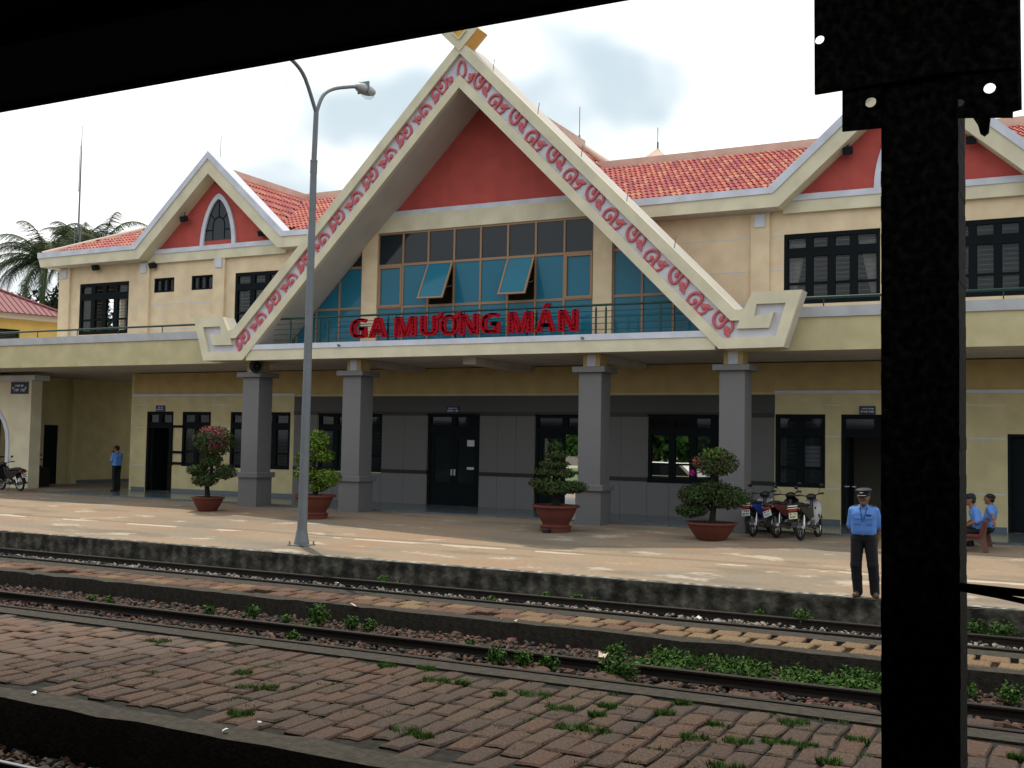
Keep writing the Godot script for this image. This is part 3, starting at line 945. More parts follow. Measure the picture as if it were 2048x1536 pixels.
		for k in 2:
			var a: float = d[0] + 0.1 if k == 0 else m + 0.09; var b: float = m - 0.09 if k == 0 else d[1] - 0.1
			s = S(); bx(s, a, b, d[2] - 0.4, d[2] - 0.12, -4.66, -4.65); obj("pane", s, M.pane, fr)
			if d[3] == "closed" or d[3] == "half" and k == 0:
				s = S()
				var l0: float = d[0] + 0.1 if k == 0 else m + 0.004; var l1: float = m - 0.004 if k == 0 else d[1] - 0.1
				var gl := 0.75
				wall(s, l0, l1, 0.03, d[2] - 0.62, -4.68, -4.62, [[l0 + 0.13, l1 - 0.13, gl, d[2] - 0.75]])
				var lf := obj("door_leaf", s, M.frame_black, fr)
				s = S(); bx(s, l0 + 0.13, l1 - 0.13, gl, d[2] - 0.75, -4.655, -4.645)
				obj("door_glass", s, M.pane, fr)
			elif d[3] == "open":
				s = S()
				var xx: float = d[0] + 0.12 if k == 0 else d[1] - 0.17
				bx(s, xx, xx + 0.05, 0.03, d[2] - 0.62, -5.5, -4.75)
				obj("door_leaf", s, M.frame_black, fr)
		if d[3] == "closed":
			s = S()
			for r in [[-1.98, -1.78, 2.4, 2.52], [-2.12, -1.86, 1.92, 2.12], [-2.12, -1.86, 1.18, 1.26]]: bx(s, r[0], r[1], r[2], r[3], -4.62, -4.612)
			obj("paper_notice", s, M.sign_white, fr)
			s = S(); cbox(s, Vector3(-2.66, 1.08, -4.59), Vector3(0.05, 0.2, 0.06)); cbox(s, Vector3(-2.55, 1.08, -4.59), Vector3(0.05, 0.2, 0.06))
			obj("handle", s, M.bar_grey, fr)
		if d[0] > 9.0:
			s = S(); cbox(s, Vector3(9.68, 1.05, -4.56), Vector3(0.12, 0.03, 0.05)); cbox(s, Vector3(9.86, 1.05, -4.6), Vector3(0.10, 0.03, 0.05))
			obj("handle", s, M.bar_grey, fr)
	s = S()
	bx(s, 13.63, 13.71, 0.02, 2.51, -4.7, -4.57); bx(s, 15.02, 15.1, 0.02, 2.51, -4.7, -4.57); bx(s, 13.71, 15.02, 2.43, 2.51, -4.7, -4.57); bx(s, 13.71, 15.02, 0.02, 2.43, -4.74, -4.70)
	obj("door", s, M.frame_black, B)
	s = S()   # notice frame standing between the left door and its window
	for y in [2.44, 1.49, 1.08]: bx(s, -14.68, -14.1, y - 0.045, y + 0.045, -4.57, -4.50)
	bx(s, -14.72, -14.62, 1.0, 2.5, -4.57, -4.49)
	obj("notice_frame", s, M.frame_black, B)

	# ---- columns
	for x in [-7.62, -3.81, 3.81, 7.62]:
		s = S()
		bx(s, x - 0.32, x + 0.32, -0.3, 3.96, -1.27, -0.63)
		var c := obj("column", s, M.granite, B)
		s = S(); bevel(s, Vector3(x, 4.03, -0.95), Vector3(0.92, 0.15, 0.92), 0.015); obj("capital", s, M.granite, c)
		s = S(); bevel(s, Vector3(x, 0.93, -0.95), Vector3(0.86, 0.16, 0.86), 0.015); obj("column_band", s, M.granite, c)
		s = S(); bx(s, x - 0.36, x + 0.36, -0.3, 0.85, -1.31, -0.59); obj("pedestal", s, M.granite, c)
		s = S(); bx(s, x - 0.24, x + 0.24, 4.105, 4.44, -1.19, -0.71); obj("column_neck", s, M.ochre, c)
		s = S(); bx(s, x - 0.12, x + 0.12, 4.105, 4.435, -0.71, -0.69); obj("neck_panel", s, M.white_trim, c)

	# ---- first floor slab, fascias, parapets
	s = S()
	bx(s, -32, 20, 4.45, 4.66, -12.2, -0.82)
	bx(s, -7.3, 7.3, 4.45, 4.86, -0.82, -0.12)
	for x in [-3.81, 3.81]: bx(s, x - 0.14, x + 0.14, 4.28, 4.45, -4.5, -1.2)
	bx(s, -0.2, 0.2, 4.25, 4.45, -4.5, -0.9)
	obj("floor_slab", s, M.soffit, B)
	s = S()
	bx(s, -7.35, 7.35, 4.43, 4.745, -0.2, -0.05)
	obj("fascia", s, M.cream, B)
	s = S()
	bx(s, -7.3, 7.3, 4.745, 4.90, -0.2, -0.02)
	obj("balcony_edge", s, M.white_trim, B)
	for r in [[-32.0, -7.3], [7.3, 20.0]]:
		s = S(); bx(s, r[0], r[1], 4.42, 5.22, -0.90, -0.75); obj("parapet", s, M.parapet_yellow, B)
		s = S(); bx(s, r[0], r[1], 5.22, 5.47, -0.93, -0.70); obj("parapet_cap", s, M.cap_grey, B)

	# ---- upper walls of the wings
	s = S()
	wall(s, -19.1, -3.9, 4.66, 8.5, -3.35, -3.1, [[-18.12, -15.59, 5.8, 7.72], [-14.35, -13.38, 7.22, 7.74], [-12.57, -11.58, 7.23, 7.74], [-10.57, -8.43, 5.8, 7.73]])
	obj("upper_wall", s, M.peach, B)
	s = S()
	wall(s, 3.9, 19.1, 4.66, 8.5, -3.35, -3.1, [[8.30, 10.76, 5.85, 7.73], [12.28, 14.75, 5.85, 7.76]])
	obj("upper_wall", s, M.peach, B)
	s = S()
	var side := Transform3D(Basis(Vector3(0, 0, 1), Vector3(0, 1, 0), Vector3(-1, 0, 0)), Vector3(-19.1, 0, 0))
	wall(s, -12.2, -3.35, 4.66, 8.5, -0.25, 0.0, [[-6.0, -4.9, 5.8, 7.5]], side)
	wall(s, -12.2, -3.1, 4.66, 8.5, -0.25, 0.0, [], Transform3D(Basis(Vector3(0, 0, -1), Vector3(0, 1, 0), Vector3(1, 0, 0)), Vector3(18.85, 0, -15.3)))
	obj("upper_side_wall", s, M.peach, B)
	s = S()
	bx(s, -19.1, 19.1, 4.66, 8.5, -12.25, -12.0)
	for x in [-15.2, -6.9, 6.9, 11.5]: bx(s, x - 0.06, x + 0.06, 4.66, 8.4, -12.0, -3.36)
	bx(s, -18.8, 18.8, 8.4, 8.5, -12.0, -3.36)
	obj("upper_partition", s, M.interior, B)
	for p in [[-19.14, -18.58], [-15.05, -14.51], [-11.5, -10.98], [7.43, 7.93], [-7.93, -7.43], [11.3, 11.7], [14.9, 15.4], [18.58, 19.14]]:
		s = S(); bx(s, p[0], p[1], 4.7, 8.36, -3.12, -3.0)
		var pil := obj("pilaster", s, M.peach, B)
		if p[0] == -7.93 or p[0] == 11.3 or p[0] == 18.58: continue
		var x: float = (p[0] + p[1]) / 2
		s = S(); bx(s, x - 0.14, x + 0.14, 7.95, 8.30, -3.02, -2.96)
		obj("pilaster_block", s, M.white_trim, pil)
	s = S()
	for y in [7.69, 6.79, 5.9]:
		for r in [[-14.5, -14.37], [-13.36, -12.59], [4.0, 7.4], [7.95, 8.28], [10.8, 11.28], [11.72, 12.26], [14.78, 14.88], [15.42, 18.5], [-15.57, -15.07], [-18.56, -18.14]]:
			if y > 7.2 and (r[0] == -13.36 or r[0] == -14.5): continue
			bx(s, r[0], r[1], y - 0.012, y + 0.012, -3.12, -3.094)
	for y in [6.79, 5.9]: bx(s, -14.5, -11.52, y - 0.011, y + 0.011, -3.12, -3.095)
	obj("white_moulding", s, M.white_trim, B)
	var pale := mat("bar_pale", Color(0.30, 0.32, 0.36), 0.5)
	win(B, -18.12, -15.59, 5.8, 7.72, -3.13, 4, {"skip": [1, 2], "bars": dim})
	win(B, -10.57, -8.43, 5.8, 7.73, -3.13, 3)
	var wr := win(B, 8.30, 10.76, 5.85, 7.73, -3.13, 4, {"bars": pale})
	add_curtain(wr, 8.42, 8.86, 6.1, 7.5, -3.30, true)
	add_curtain(wr, 10.2, 10.64, 6.1, 7.5, -3.30, false)
	win(B, 12.28, 14.75, 5.85, 7.76, -3.13, 4, {"bars": pale})
	for r in [[-14.35, -13.38], [-12.57, -11.58]]:
		s = S()
		bx(s, r[0], r[1], 7.22, 7.28, -3.25, -3.12); bx(s, r[0], r[1], 7.68, 7.74, -3.25, -3.12)
		for k in 4: bx(s, lerpf(r[0], r[1] - 0.06, k / 3.0), lerpf(r[0], r[1] - 0.06, k / 3.0) + 0.06, 7.28, 7.68, -3.25, -3.12)
		var fr := obj("small_window", s, M.frame_black, B)
		s = S(); bx(s, r[0] + 0.06, r[1] - 0.06, 7.28, 7.68, -3.20, -3.19); obj("pane", s, M.pane, fr)

	# ---- eaves and wing gables
	for sg in [-1.0, 1.0]:
		var white := PackedVector2Array(); var cream := PackedVector2Array()
		var top := [Vector2(3.5, 8.90), Vector2(GX - 3.40, 8.90), Vector2(GX, 11.94), Vector2(GX + 3.40, 8.90), Vector2(19.75, 8.90)]
		var mid := [Vector2(3.5, 8.69), Vector2(GX - 3.28, 8.73), Vector2(GX, 11.68), Vector2(GX + 3.28, 8.73), Vector2(19.72, 8.69)]
		var low := [Vector2(3.5, 8.36), Vector2(GX - 3.13, 8.37), Vector2(GX, 11.16), Vector2(GX + 3.13, 8.37), Vector2(19.6, 8.36)]
		for p in top: white.append(Vector2(p.x * sg, p.y))
		for k in 5: white.append(Vector2(mid[4 - k].x * sg, mid[4 - k].y))
		for p in mid: cream.append(Vector2(p.x * sg, p.y))
		for k in 5: cream.append(Vector2(low[4 - k].x * sg, low[4 - k].y))
		s = S(); prism(s, white, -3.0, -2.46); obj("eave_band", s, M.white_trim, B)
		s = S(); prism(s, cream, -3.2, -2.50); obj("eave_fascia", s, M.cream, B)
		s = S()
		bx(s, minf(sg * 3.5, sg * 8.2), maxf(sg * 3.5, sg * 8.2), 8.36, 8.46, -3.12, -2.56)
		bx(s, minf(sg * 14.6, sg * 19.58), maxf(sg * 14.6, sg * 19.58), 8.36, 8.46, -3.12, -2.56)
		obj("eave_soffit", s, M.soffit, B)
		s = S()   # the eave returns along the end wall
		bx(s, minf(sg * 19.15, sg * 19.62), maxf(sg * 19.15, sg * 19.62), 8.36, 8.86, -13.4, -3.2)
		obj("eave_return", s, M.cream, B)
		s = S()
		prism(s, PackedVector2Array([Vector2(sg * (GX - 3.2), 8.5), Vector2(sg * (GX + 3.2), 8.5), Vector2(sg * GX, 11.3)]), -3.2, -3.04)
		obj("gable_wall", s, M.red_wall, B)
		s = S(); bx(s, sg * GX - 2.95, sg * GX + 2.95, 8.59, 8.75, -3.1, -2.94); obj("gable_sill", s, M.white_trim, B)
		s = S(); bx(s, sg * GX - 3.12, sg * GX + 3.12, 8.27, 8.59, -3.12, -2.97); obj("gable_beam", s, M.cream, B)
		# pointed window
		var outer := []; var inner := []
		var c0: float = sg * GX + (0.1 if sg < 0 else 0.0)
		for k in 25:
			var u := float(k) / 24.0 * 2.0 - 1.0      # -1 left foot, 0 apex, 1 right foot
			var a := absf(u)
			var sgx := signf(u)
			var w := 1.0 - pow(1.0 - a, 1.75) if a < 1.0 else 1.0
			outer.append(Vector2(c0 + sgx * 0.80 * minf(w * 1.0, 1.0), 10.55 - 1.8 * pow(a, 1.45)))
			inner.append(Vector2(c0 + sgx * 0.64 * minf(w * 1.0, 1.0), 10.36 - 1.61 * pow(a, 1.45)))
		s = S()
		for k in 24:
			var a: Vector2 = outer[k]; var b: Vector2 = outer[k + 1]; var c: Vector2 = inner[k + 1]; var d: Vector2 = inner[k]
			prism(s, PackedVector2Array([a, b, c, d]), -3.1, -2.96)
		var ar := obj("arched_window", s, M.white_trim, B)
		s = S()
		var gp := PackedVector2Array()
		for p in inner: gp.append(Vector2(p.x, maxf(p.y, 8.93)))
		prism(s, gp, -3.05, -3.025)
		obj("pane", s, M.smoky_glass, ar)
		s = S()
		rod(s, Vector3(c0, 9.75, -3.02), Vector3(c0, 10.3, -3.02), 0.022, 4)
		var arc := []
		for k in 9: arc.append(Vector3(c0 + 0.26 * cos(PI * k / 8.0), 9.45 + 0.28 * sin(PI * k / 8.0), -3.02))
		arc.push_front(Vector3(c0 + 0.26, 8.95, -3.02)); arc.append(Vector3(c0 - 0.26, 8.95, -3.02))
		tube(s, arc, 0.022, 4)
		for k in [-1.0, 1.0]:
			rod(s, Vector3(c0 + k * 0.19, 9.64, -3.02), Vector3(c0 + k * 0.46, 9.92, -3.02), 0.02, 4)
			rod(s, Vector3(c0 + k * 0.26, 9.28, -3.02), Vector3(c0 + k * 0.63, 9.28, -3.02), 0.02, 4)
		obj("glazing_bar", s, M.frame_black, ar)

	# ---- the great gable frame
	var half := PackedVector2Array([Vector2(0, 13.25), Vector2(7.86, 5.39), Vector2(8.06, 5.36), Vector2(8.29, 5.795), Vector2(9.47, 5.795), Vector2(9.03, 4.45), Vector2(7.46, 4.44), Vector2(0, 11.90), Vector2(0, 12.25),
		Vector2(7.55, 4.70), Vector2(8.845, 4.71), Vector2(9.08, 5.50), Vector2(8.38, 5.50), Vector2(8.33, 5.21), Vector2(8.80, 5.29), Vector2(8.68, 4.92), Vector2(7.90, 4.92), Vector2(7.97, 5.12), Vector2(7.75, 5.12), Vector2(0, 12.87)])
	s = S(); prism(s, half, -0.14, 0.0); prism(s, mirror(half), -0.14, 0.0)
	var fr := obj("gable_frame", s, M.cream, B)
	s = S()
	var rake := PackedVector2Array([Vector2(0, 13.25), Vector2(7.86, 5.39), Vector2(7.86, 4.44), Vector2(7.46, 4.44), Vector2(0, 11.90)])
	var curl := PackedVector2Array([Vector2(7.86, 5.39), Vector2(8.06, 5.36), Vector2(8.29, 5.795), Vector2(9.47, 5.795), Vector2(9.03, 4.45), Vector2(7.86, 4.44)])
	prism(s, rake, -1.5, -0.14); prism(s, mirror(rake), -1.5, -0.14)
	prism(s, curl, -0.55, -0.14); prism(s, mirror(curl), -0.55, -0.14)
	obj("gable_body", s, M.soffit, fr)
	s = S()
	var rec := PackedVector2Array([Vector2(0, 12.25), Vector2(7.55, 4.70), Vector2(8.845, 4.71), Vector2(9.08, 5.50), Vector2(8.38, 5.50), Vector2(8.33, 5.21), Vector2(8.80, 5.29), Vector2(8.68, 4.92), Vector2(7.90, 4.92), Vector2(7.97, 5.12), Vector2(7.75, 5.12), Vector2(0, 12.87)])
	prism(s, rec, -0.139, -0.11); prism(s, mirror(rec), -0.139, -0.11)
	obj("frieze_panel", s, M.panel_white, fr)
	for sg in [-1.0, 1.0]:
		for k in 13:
			var x := 0.66 + 0.572 * k
			ornament(fr, Vector2(x, 12.56 - x), k % 2 == 1, sg)
	s = S()   # drop-shaped loop at the apex with a curl to each side
	var lp := []
	for k in 17:
		var w := PI * 0.5 + TAU * (k + 0.5) / 17.0
		lp.append(Vector3(0.03 + 0.12 * cos(w) * (1.0 - 0.25 * sin(w)), 12.44 + 0.23 * sin(w), -0.085))
	tube(s, lp, 0.038, 6, Vector3(1, 1, 0.75), true)
	for sg in [-1.0, 1.0]:
		tube(s, smooth([Vector3(sg * 0.03, 12.25, -0.085), Vector3(sg * 0.12, 12.08, -0.085), Vector3(sg * 0.28, 12.05, -0.085), Vector3(sg * 0.36, 12.17, -0.085), Vector3(sg * 0.28, 12.27, -0.085)]), 0.04, 6, Vector3(1, 1, 0.75))
		ell(s, Vector3(sg * 0.32, 12.17, -0.085), Vector3(0.08, 0.09, 0.035), 10)
		tube(s, [Vector3(sg * 0.34, 12.2, -0.085), Vector3(sg * 0.45, 12.24, -0.085), Vector3(sg * 0.5, 12.2, -0.085)], [0.06, 0.05, 0.01], 6, Vector3(1, 1, 0.5))
	obj("ornament", s, M.ornament, fr)
	s = S()
	prism(s, PackedVector2Array([Vector2(0, 12.92), Vector2(0.58, 13.48), Vector2(0, 14.06), Vector2(-0.58, 13.48)]), -0.56, 0.03)
	var fin := obj("finial", s, M.cream, fr)
	s = S()
	prism(s, PackedVector2Array([Vector2(0.585, 13.475), Vector2(0.04, 12.945), Vector2(0.03, 12.935), Vector2(0.575, 13.465)]), -0.5, 0.0)
	obj("finial_side", s, M.gold, fr)
	s = S()
	for k in 4:
		var a := Vector2(0, 0.24).rotated(k * PI / 2); var b := Vector2(0, 0.24).rotated((k + 1) * PI / 2)
		prism(s, PackedVector2Array([Vector2(0, 13.46) + a, Vector2(0, 13.46) + b, Vector2(0, 13.46) + b * 0.72, Vector2(0, 13.46) + a * 0.72]), 0.03, 0.075)
	obj("finial_frame", s, M.cream, fr)
	s = S()
	prism(s, PackedVector2Array([Vector2(0, 13.63), Vector2(-0.17, 13.46), Vector2(0, 13.29), Vector2(0.17, 13.46)]), 0.03, 0.04)
	obj("finial_boss", s, M.gold, fr)
	s = S()   # lightning clips along the raking edge
	for x in [0.9, 2.3, 3.6, 4.9, 6.2]:
		for sg in [-1.0, 1.0]: rod(s, Vector3(sg * x, 13.2 - x, -0.3), Vector3(sg * x + 0.05, 13.55 - x, -0.3), 0.012, 4)
	obj("lightning_clip", s, M.galvanised, fr)

	# ---- glazed front inside the gable
	s = S()
	prism(s, PackedVector2Array([Vector2(-3.2, 8.72), Vector2(3.2, 8.72), Vector2(0, 11.9)]), -1.75, -1.5)
	obj("gable_red_wall", s, M.red_wall, B)
	s = S(); bx(s, -3.25, 3.25, 8.80, 8.93, -1.7, -1.42); obj("white_moulding", s, M.white_trim, B)
	s = S(); bx(s, -3.75, 3.75, 8.30, 8.80, -1.7, -1.40); obj("gable_beam", s, M.cream, B)
	for sg in [-1.0, 1.0]:
		s = S(); bx(s, sg * 3.805 - 0.275, sg * 3.805 + 0.275, 4.86, 8.30, -1.7, -1.38); obj("gable_post", s, M.peach, B)
	var G := S()
	for i in 9: bx(G, -3.52 + 0.88 * i - 0.03, -3.52 + 0.88 * i + 0.03, 4.9, 8.30, -1.5, -1.43)
	for y in [7.31, 6.04]: bx(G, -3.53, 3.53, y - 0.035, y + 0.035, -1.5, -1.435)
	bx(G, -3.53, 3.53, 4.9, 5.0, -1.5, -1.435); bx(G, -3.53, 3.53, 8.24, 8.30, -1.5, -1.435)
	for i in [0, 7]:
		var a: float = -3.52 + 0.88 * i
		for r in [[a + 0.03, a + 0.09], [a + 0.79, a + 0.85]]: bx(G, r[0], r[1], 6.04, 7.31, -1.48, -1.415)
		bx(G, a + 0.03, a + 0.85, 6.04, 6.12, -1.48, -1.416); bx(G, a + 0.03, a + 0.85, 7.22, 7.31, -1.48, -1.416)
	for sg in [-1.0, 1.0]:
		for x in [4.10, 4.93, 5.80, 6.55]: bx(G, sg * x - 0.03, sg * x + 0.03, 4.9, 11.85 - x, -1.5, -1.43)
		for y in [7.31, 6.06]:
			var x1: float = 11.85 - y
			bx(G, minf(sg * 4.08, sg * x1), maxf(sg * 4.08, sg * x1), y - 0.035, y + 0.035, -1.5, -1.435)
		bx(G, minf(sg * 4.08, sg * 6.9), maxf(sg * 4.08, sg * 6.9), 4.9, 4.99, -1.5, -1.435)
	var cw := obj("curtain_wall", G, M.bronze, B)
	for i in 8:
		var a: float = -3.49 + 0.88 * i; var b := a + 0.82
		for r in [[7.345, 8.24, M.smoky_glass], [6.075, 7.275, M.blue_glass], [5.0, 6.0, M.blue_glass]]:
			if r[0] == 6.075 and (i == 2 or i == 5): continue
			s = S(); bx(s, a, b, r[0], r[1], -1.475, -1.46)
			obj("pane", s, r[2], cw)
	for sg in [-1.0, 1.0]:
		var xs := [4.13, 4.90, 4.96, 5.77, 5.83, 6.52, 6.58, 6.85]
		for k in 4:
			var a: float = xs[k * 2]; var b: float = xs[k * 2 + 1]
			for r in [[4.99, 6.025, M.blue_glass], [6.095, 7.275, M.blue_glass], [7.345, 8.3, M.smoky_glass]]:
				var ta: float = minf(r[1], 11.85 - a); var tb: float = minf(r[1], 11.85 - b)
				if ta <= r[0] + 0.02: continue
				var poly := PackedVector2Array([Vector2(sg * a, r[0])])
				if tb > r[0]:
					poly.append(Vector2(sg * b, r[0])); poly.append(Vector2(sg * b, tb))
				else: poly.append(Vector2(sg * (11.85 - r[0]), r[0]))
				if ta > r[1] - 0.001 and tb < r[1]: poly.append(Vector2(sg * (11.85 - r[1]), r[1]))
				poly.append(Vector2(sg * a, ta))
				s = S(); prism(s, poly, -1.475, -1.46)
				obj("pane", s, r[2], cw)
	for i in [2, 5]:   # the two top-hung lights that stand open
		var a: float = -3.52 + 0.88 * i + 0.02
		var hang := Transform3D(Basis(Vector3.RIGHT, deg_to_rad(-27.0)), Vector3(a + 0.42, 7.29, -1.43))
		s = S()
		bx(s, -0.43, -0.38, -1.27, 0, 0, 0.04, hang); bx(s, 0.38, 0.43, -1.27, 0, 0, 0.04, hang)
		bx(s, -0.38, 0.38, -0.05, 0, 0, 0.04, hang); bx(s, -0.38, 0.38, -1.27, -1.22, 0, 0.04, hang)
		rod(s, hang * Vector3(0.4, -0.9, 0.0), Vector3(a + 0.8, 6.6, -1.43), 0.01, 4)
		obj("open_sash", s, M.bronze, cw)
		s = S(); bx(s, -0.38, 0.38, -1.22, -0.05, 0.012, 0.026, hang)
		obj("sash_pane", s, M.blue_glass, cw)
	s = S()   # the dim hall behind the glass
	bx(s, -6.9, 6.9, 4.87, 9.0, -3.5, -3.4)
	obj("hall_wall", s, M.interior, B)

	# ---- balcony railings
	s = S()
	rod(s, Vector3(-6.3, 5.68, -0.28), Vector3(6.3, 5.68, -0.28), 0.032, 8)
	for y in [5.52, 5.36, 5.20, 5.04]: rod(s, Vector3(-6.5, y, -0.28), Vector3(6.5, y, -0.28), 0.010, 5)
	var rl := obj("railing", s, M.railing_green, B)
	for x in [-5.86, -4.78, -4.46, -2.35, -2.08, -0.12, 0.16, 2.1, 2.38, 4.1, 4.38, 5.86]:
		s = S()
		bx(s, x - 0.022, x + 0.022, 4.9, 5.6, -0.30, -0.26)
		bx(s, x - 0.012, x + 0.012, 5.6, 5.66, -0.29, -0.27)
		obj("railing_post", s, M.railing_green, rl)
	for r in [[-32.0, -9.2], [9.2, 20.0]]:
		s = S()
		rod(s, Vector3(r[0], 5.70, -0.82), Vector3(r[1], 5.70, -0.82), 0.034, 8)
		var hr := obj("railing", s, M.railing_green, B)
		var x: float = r[0] + 0.6
		while x < r[1]:
			s = S(); rod(s, Vector3(x, 5.46, -0.82), Vector3(x, 5.68, -0.82), 0.016, 6)
			obj("railing_post", s, M.railing_green, hr)
			x += 1.98
	# drain spouts poking out of the balcony edge
	for x in [-3.85, 3.85]:
		s = S(); rod(s, Vector3(x, 4.80, -0.1), Vector3(x, 4.80, 0.06), 0.035, 8)
		obj("drain_spout", s, M.galvanised, B)

	# ---- roofs
	var k1 := 0.4636   # rise of the main slopes
	s = S()
	var e := [Vector3(-19.6, 8.80, -2.55), Vector3(19.6, 8.80, -2.55), Vector3(19.6, 8.80, -13.45), Vector3(-19.6, 8.80, -13.45)]
	var r0 := Vector3(-14.15, 11.35, -8); var r1 := Vector3(14.15, 11.35, -8)
	var zc := -3.25; var yc0 := 8.80 + (-2.55 - zc) * 0.4679
	for r in [[-19.6, -GX - 3.2, -2.55], [-GX - 3.2, -GX + 3.2, zc], [-GX + 3.2, GX - 3.2, -2.55], [GX - 3.2, GX + 3.2, zc], [GX + 3.2, 19.6, -2.55]]:
		var y0: float = 8.80 + (-2.55 - r[2]) * 0.4679
		var lx: float = maxf(r[0], -14.15); var rx: float = minf(r[1], 14.15)
		if r[1] < -14.0: tri(s, e[0], Vector3(r[1], y0, r[2]), r0); continue
		if r[0] > 14.0: tri(s, Vector3(r[0], y0, r[2]), e[1], r1); continue
		quad(s, Vector3(r[0], y0, r[2]), Vector3(r[1], y0, r[2]), Vector3(rx, 11.35, -8), Vector3(lx, 11.35, -8))
	quad(s, e[2], e[3], r0, r1); tri(s, e[1], e[2], r1); tri(s, e[3], e[0], r0)
	for sg in [-1.0, 1.0]:
		var m: float = sg * GX
		quad(s, Vector3(m + 3.0, 8.70, -2.6), Vector3(m + 3.0, 8.70, -8), Vector3(m, 11.37, -8), Vector3(m, 11.37, -2.6))
		quad(s, Vector3(m - 3.0, 8.70, -8), Vector3(m - 3.0, 8.70, -2.6), Vector3(m, 11.37, -2.6), Vector3(m, 11.37, -8))
	prism(s, PackedVector2Array([Vector2(-7.0, 5.3), Vector2(-7.05, 5.15), Vector2(0, 12.2), Vector2(7.05, 5.15), Vector2(7.0, 5.3), Vector2(0, 12.3)]), -8.3, -1.5)
	prism(s, PackedVector2Array([Vector2(-4.0, 8.5), Vector2(4.0, 8.5), Vector2(0, 12.25)]), -8.32, -8.2)
	var roof := obj("roof", s, M.roof_under, B)
	var tt := []; var tc := []
	var tones := [Color(0.42, 0.105, 0.092), Color(0.36, 0.088, 0.10), Color(0.46, 0.145, 0.10), Color(0.40, 0.115, 0.088), Color(0.32, 0.076, 0.09), Color(0.46, 0.20, 0.13)]
	var g := RandomNumberGenerator.new()
	g.seed = 12
	var ym := func(x: float, z: float) -> float: return minf(8.80 + (-2.55 - z) * 0.468, 8.80 + (19.6 - absf(x)) * 0.468)
	var yc := func(x: float, z: float) -> float: return 11.37 - 0.89 * absf(absf(x) - GX) if z > -8.0 else -9.0
	var ya := func(x: float, z: float) -> float: return 12.3 - absf(x) if z > -8.3 else -9.0
	var sl := [[Vector3(0, -0.468, 1.0).normalized(), "m"]]
	var put := func(p: Vector3, down: Vector3, dead: float) -> void:
		var across := Vector3(-down.z, 0, down.x).normalized() * -1.0
		var up := down.cross(across).normalized()
		if up.y < 0: up = -up; across = -across
		across = up.cross(down).normalized()
		tt.append(Transform3D(Basis(across, up, down) * Basis(Vector3.UP, g.randfn() * 0.015), p + up * 0.01))
		var c: Color = tones[g.randi() % 6]
		tc.append(c)
	var d_main := Vector3(0, -0.468, 1).normalized()
	for row in 14:
		var z := -2.72 - row * 0.385
		var x := -19.4
		while x < 19.4:
			var y: float = ym.call(x, z)
			if y > yc.call(x, z) - 0.02 and y > ya.call(x, z) - 0.02 and z > -2.55 - (19.6 - absf(x)) and not (z > -3.2 and absf(absf(x) - GX) < 3.42): put.call(Vector3(x, 8.80 + (-2.55 - z) * 0.468, z), d_main, 0.0)
			x += 0.17
	for sg in [-1.0, 1.0]:
		for sd in [-1.0, 1.0]:
			for row in 9:
				var dx := 0.22 + row * 0.315
				var z := -2.7
				while z > -8.0:
					var x: float = sg * GX + sd * dx
					if yc.call(x, z) > 8.80 + (-2.55 - z) * 0.468 - 0.02: put.call(Vector3(x, 11.37 - 0.89 * dx, z), Vector3(sd, -0.89, 0).normalized(), 0.0)
					z -= 0.17
	for sd in [-1.0, 1.0]:
		for row in 12:
			var x := 0.2 + row * 0.30
			var z := -1.6
			while z > -8.2:
				if 12.3 - x > 8.80 + (-2.55 - z) * 0.468 - 0.02: put.call(Vector3(sd * x, 12.3 - x, z), Vector3(sd, -1, 0).normalized(), 0.0)
				z -= 0.17
	for row in 13:   # left and right hips
		for sd in [-1.0, 1.0]:
			var x := 19.4 - row * 0.385
			var z := -2.7
			while z > -13.3:
				if absf(z + 8.0) < x - 14.1 + 0.0: put.call(Vector3(sd * x, 8.80 + (19.6 - x) * 0.468, z), Vector3(sd, -0.468, 0).normalized(), 0.0)
				z -= 0.17
	many("roof_tiles", tile_mesh(), M.roof_tile, tt, tc, roof)
	s = S()
	bx(s, -14.2, 14.2, 11.30, 11.56, -8.17, -7.83)
	for sg in [-1.0, 1.0]:
		bx(s, sg * GX - 0.16, sg * GX + 0.16, 11.28, 11.52, -7.83, -2.99)
	bx(s, -0.2, 0.2, 12.15, 12.50, -8.35, -1.5)
	for q in [[Vector3(-19.6, 8.85, -2.6), Vector3(-14.15, 11.4, -8)], [Vector3(19.6, 8.85, -2.6), Vector3(14.15, 11.4, -8)], [Vector3(0, 12.35, -8.3), Vector3(1.3, 11.42, -8)], [Vector3(0, 12.35, -8.3), Vector3(-1.3, 11.42, -8)]]: rod(s, q[0], q[1], 0.14, 6)
	obj("ridge_cap", s, M.ridge, roof)
	s = S()
	var pc := Vector3(2.6, 12.15, -9.0)
	for k in 4:
		var a := [Vector3(-0.7, -0.75, 0.7), Vector3(0.7, -0.75, 0.7), Vector3(0.7, -0.75, -0.7), Vector3(-0.7, -0.75, -0.7)]
		tri(s, pc + a[k], pc + a[(k + 1) % 4], pc)
	obj("roof_peak", s, M.ridge, roof)

	# ---- name over the balcony
	var sign := thing("station_sign", "raised red capital letters GA MƯƠNG MÁN before the balcony railing", "sign", Vector3(0, 0, -0.12))
	var font := SystemFont.new()
	font.font_names = PackedStringArray(["Droid Sans"])
	font.font_weight = 700
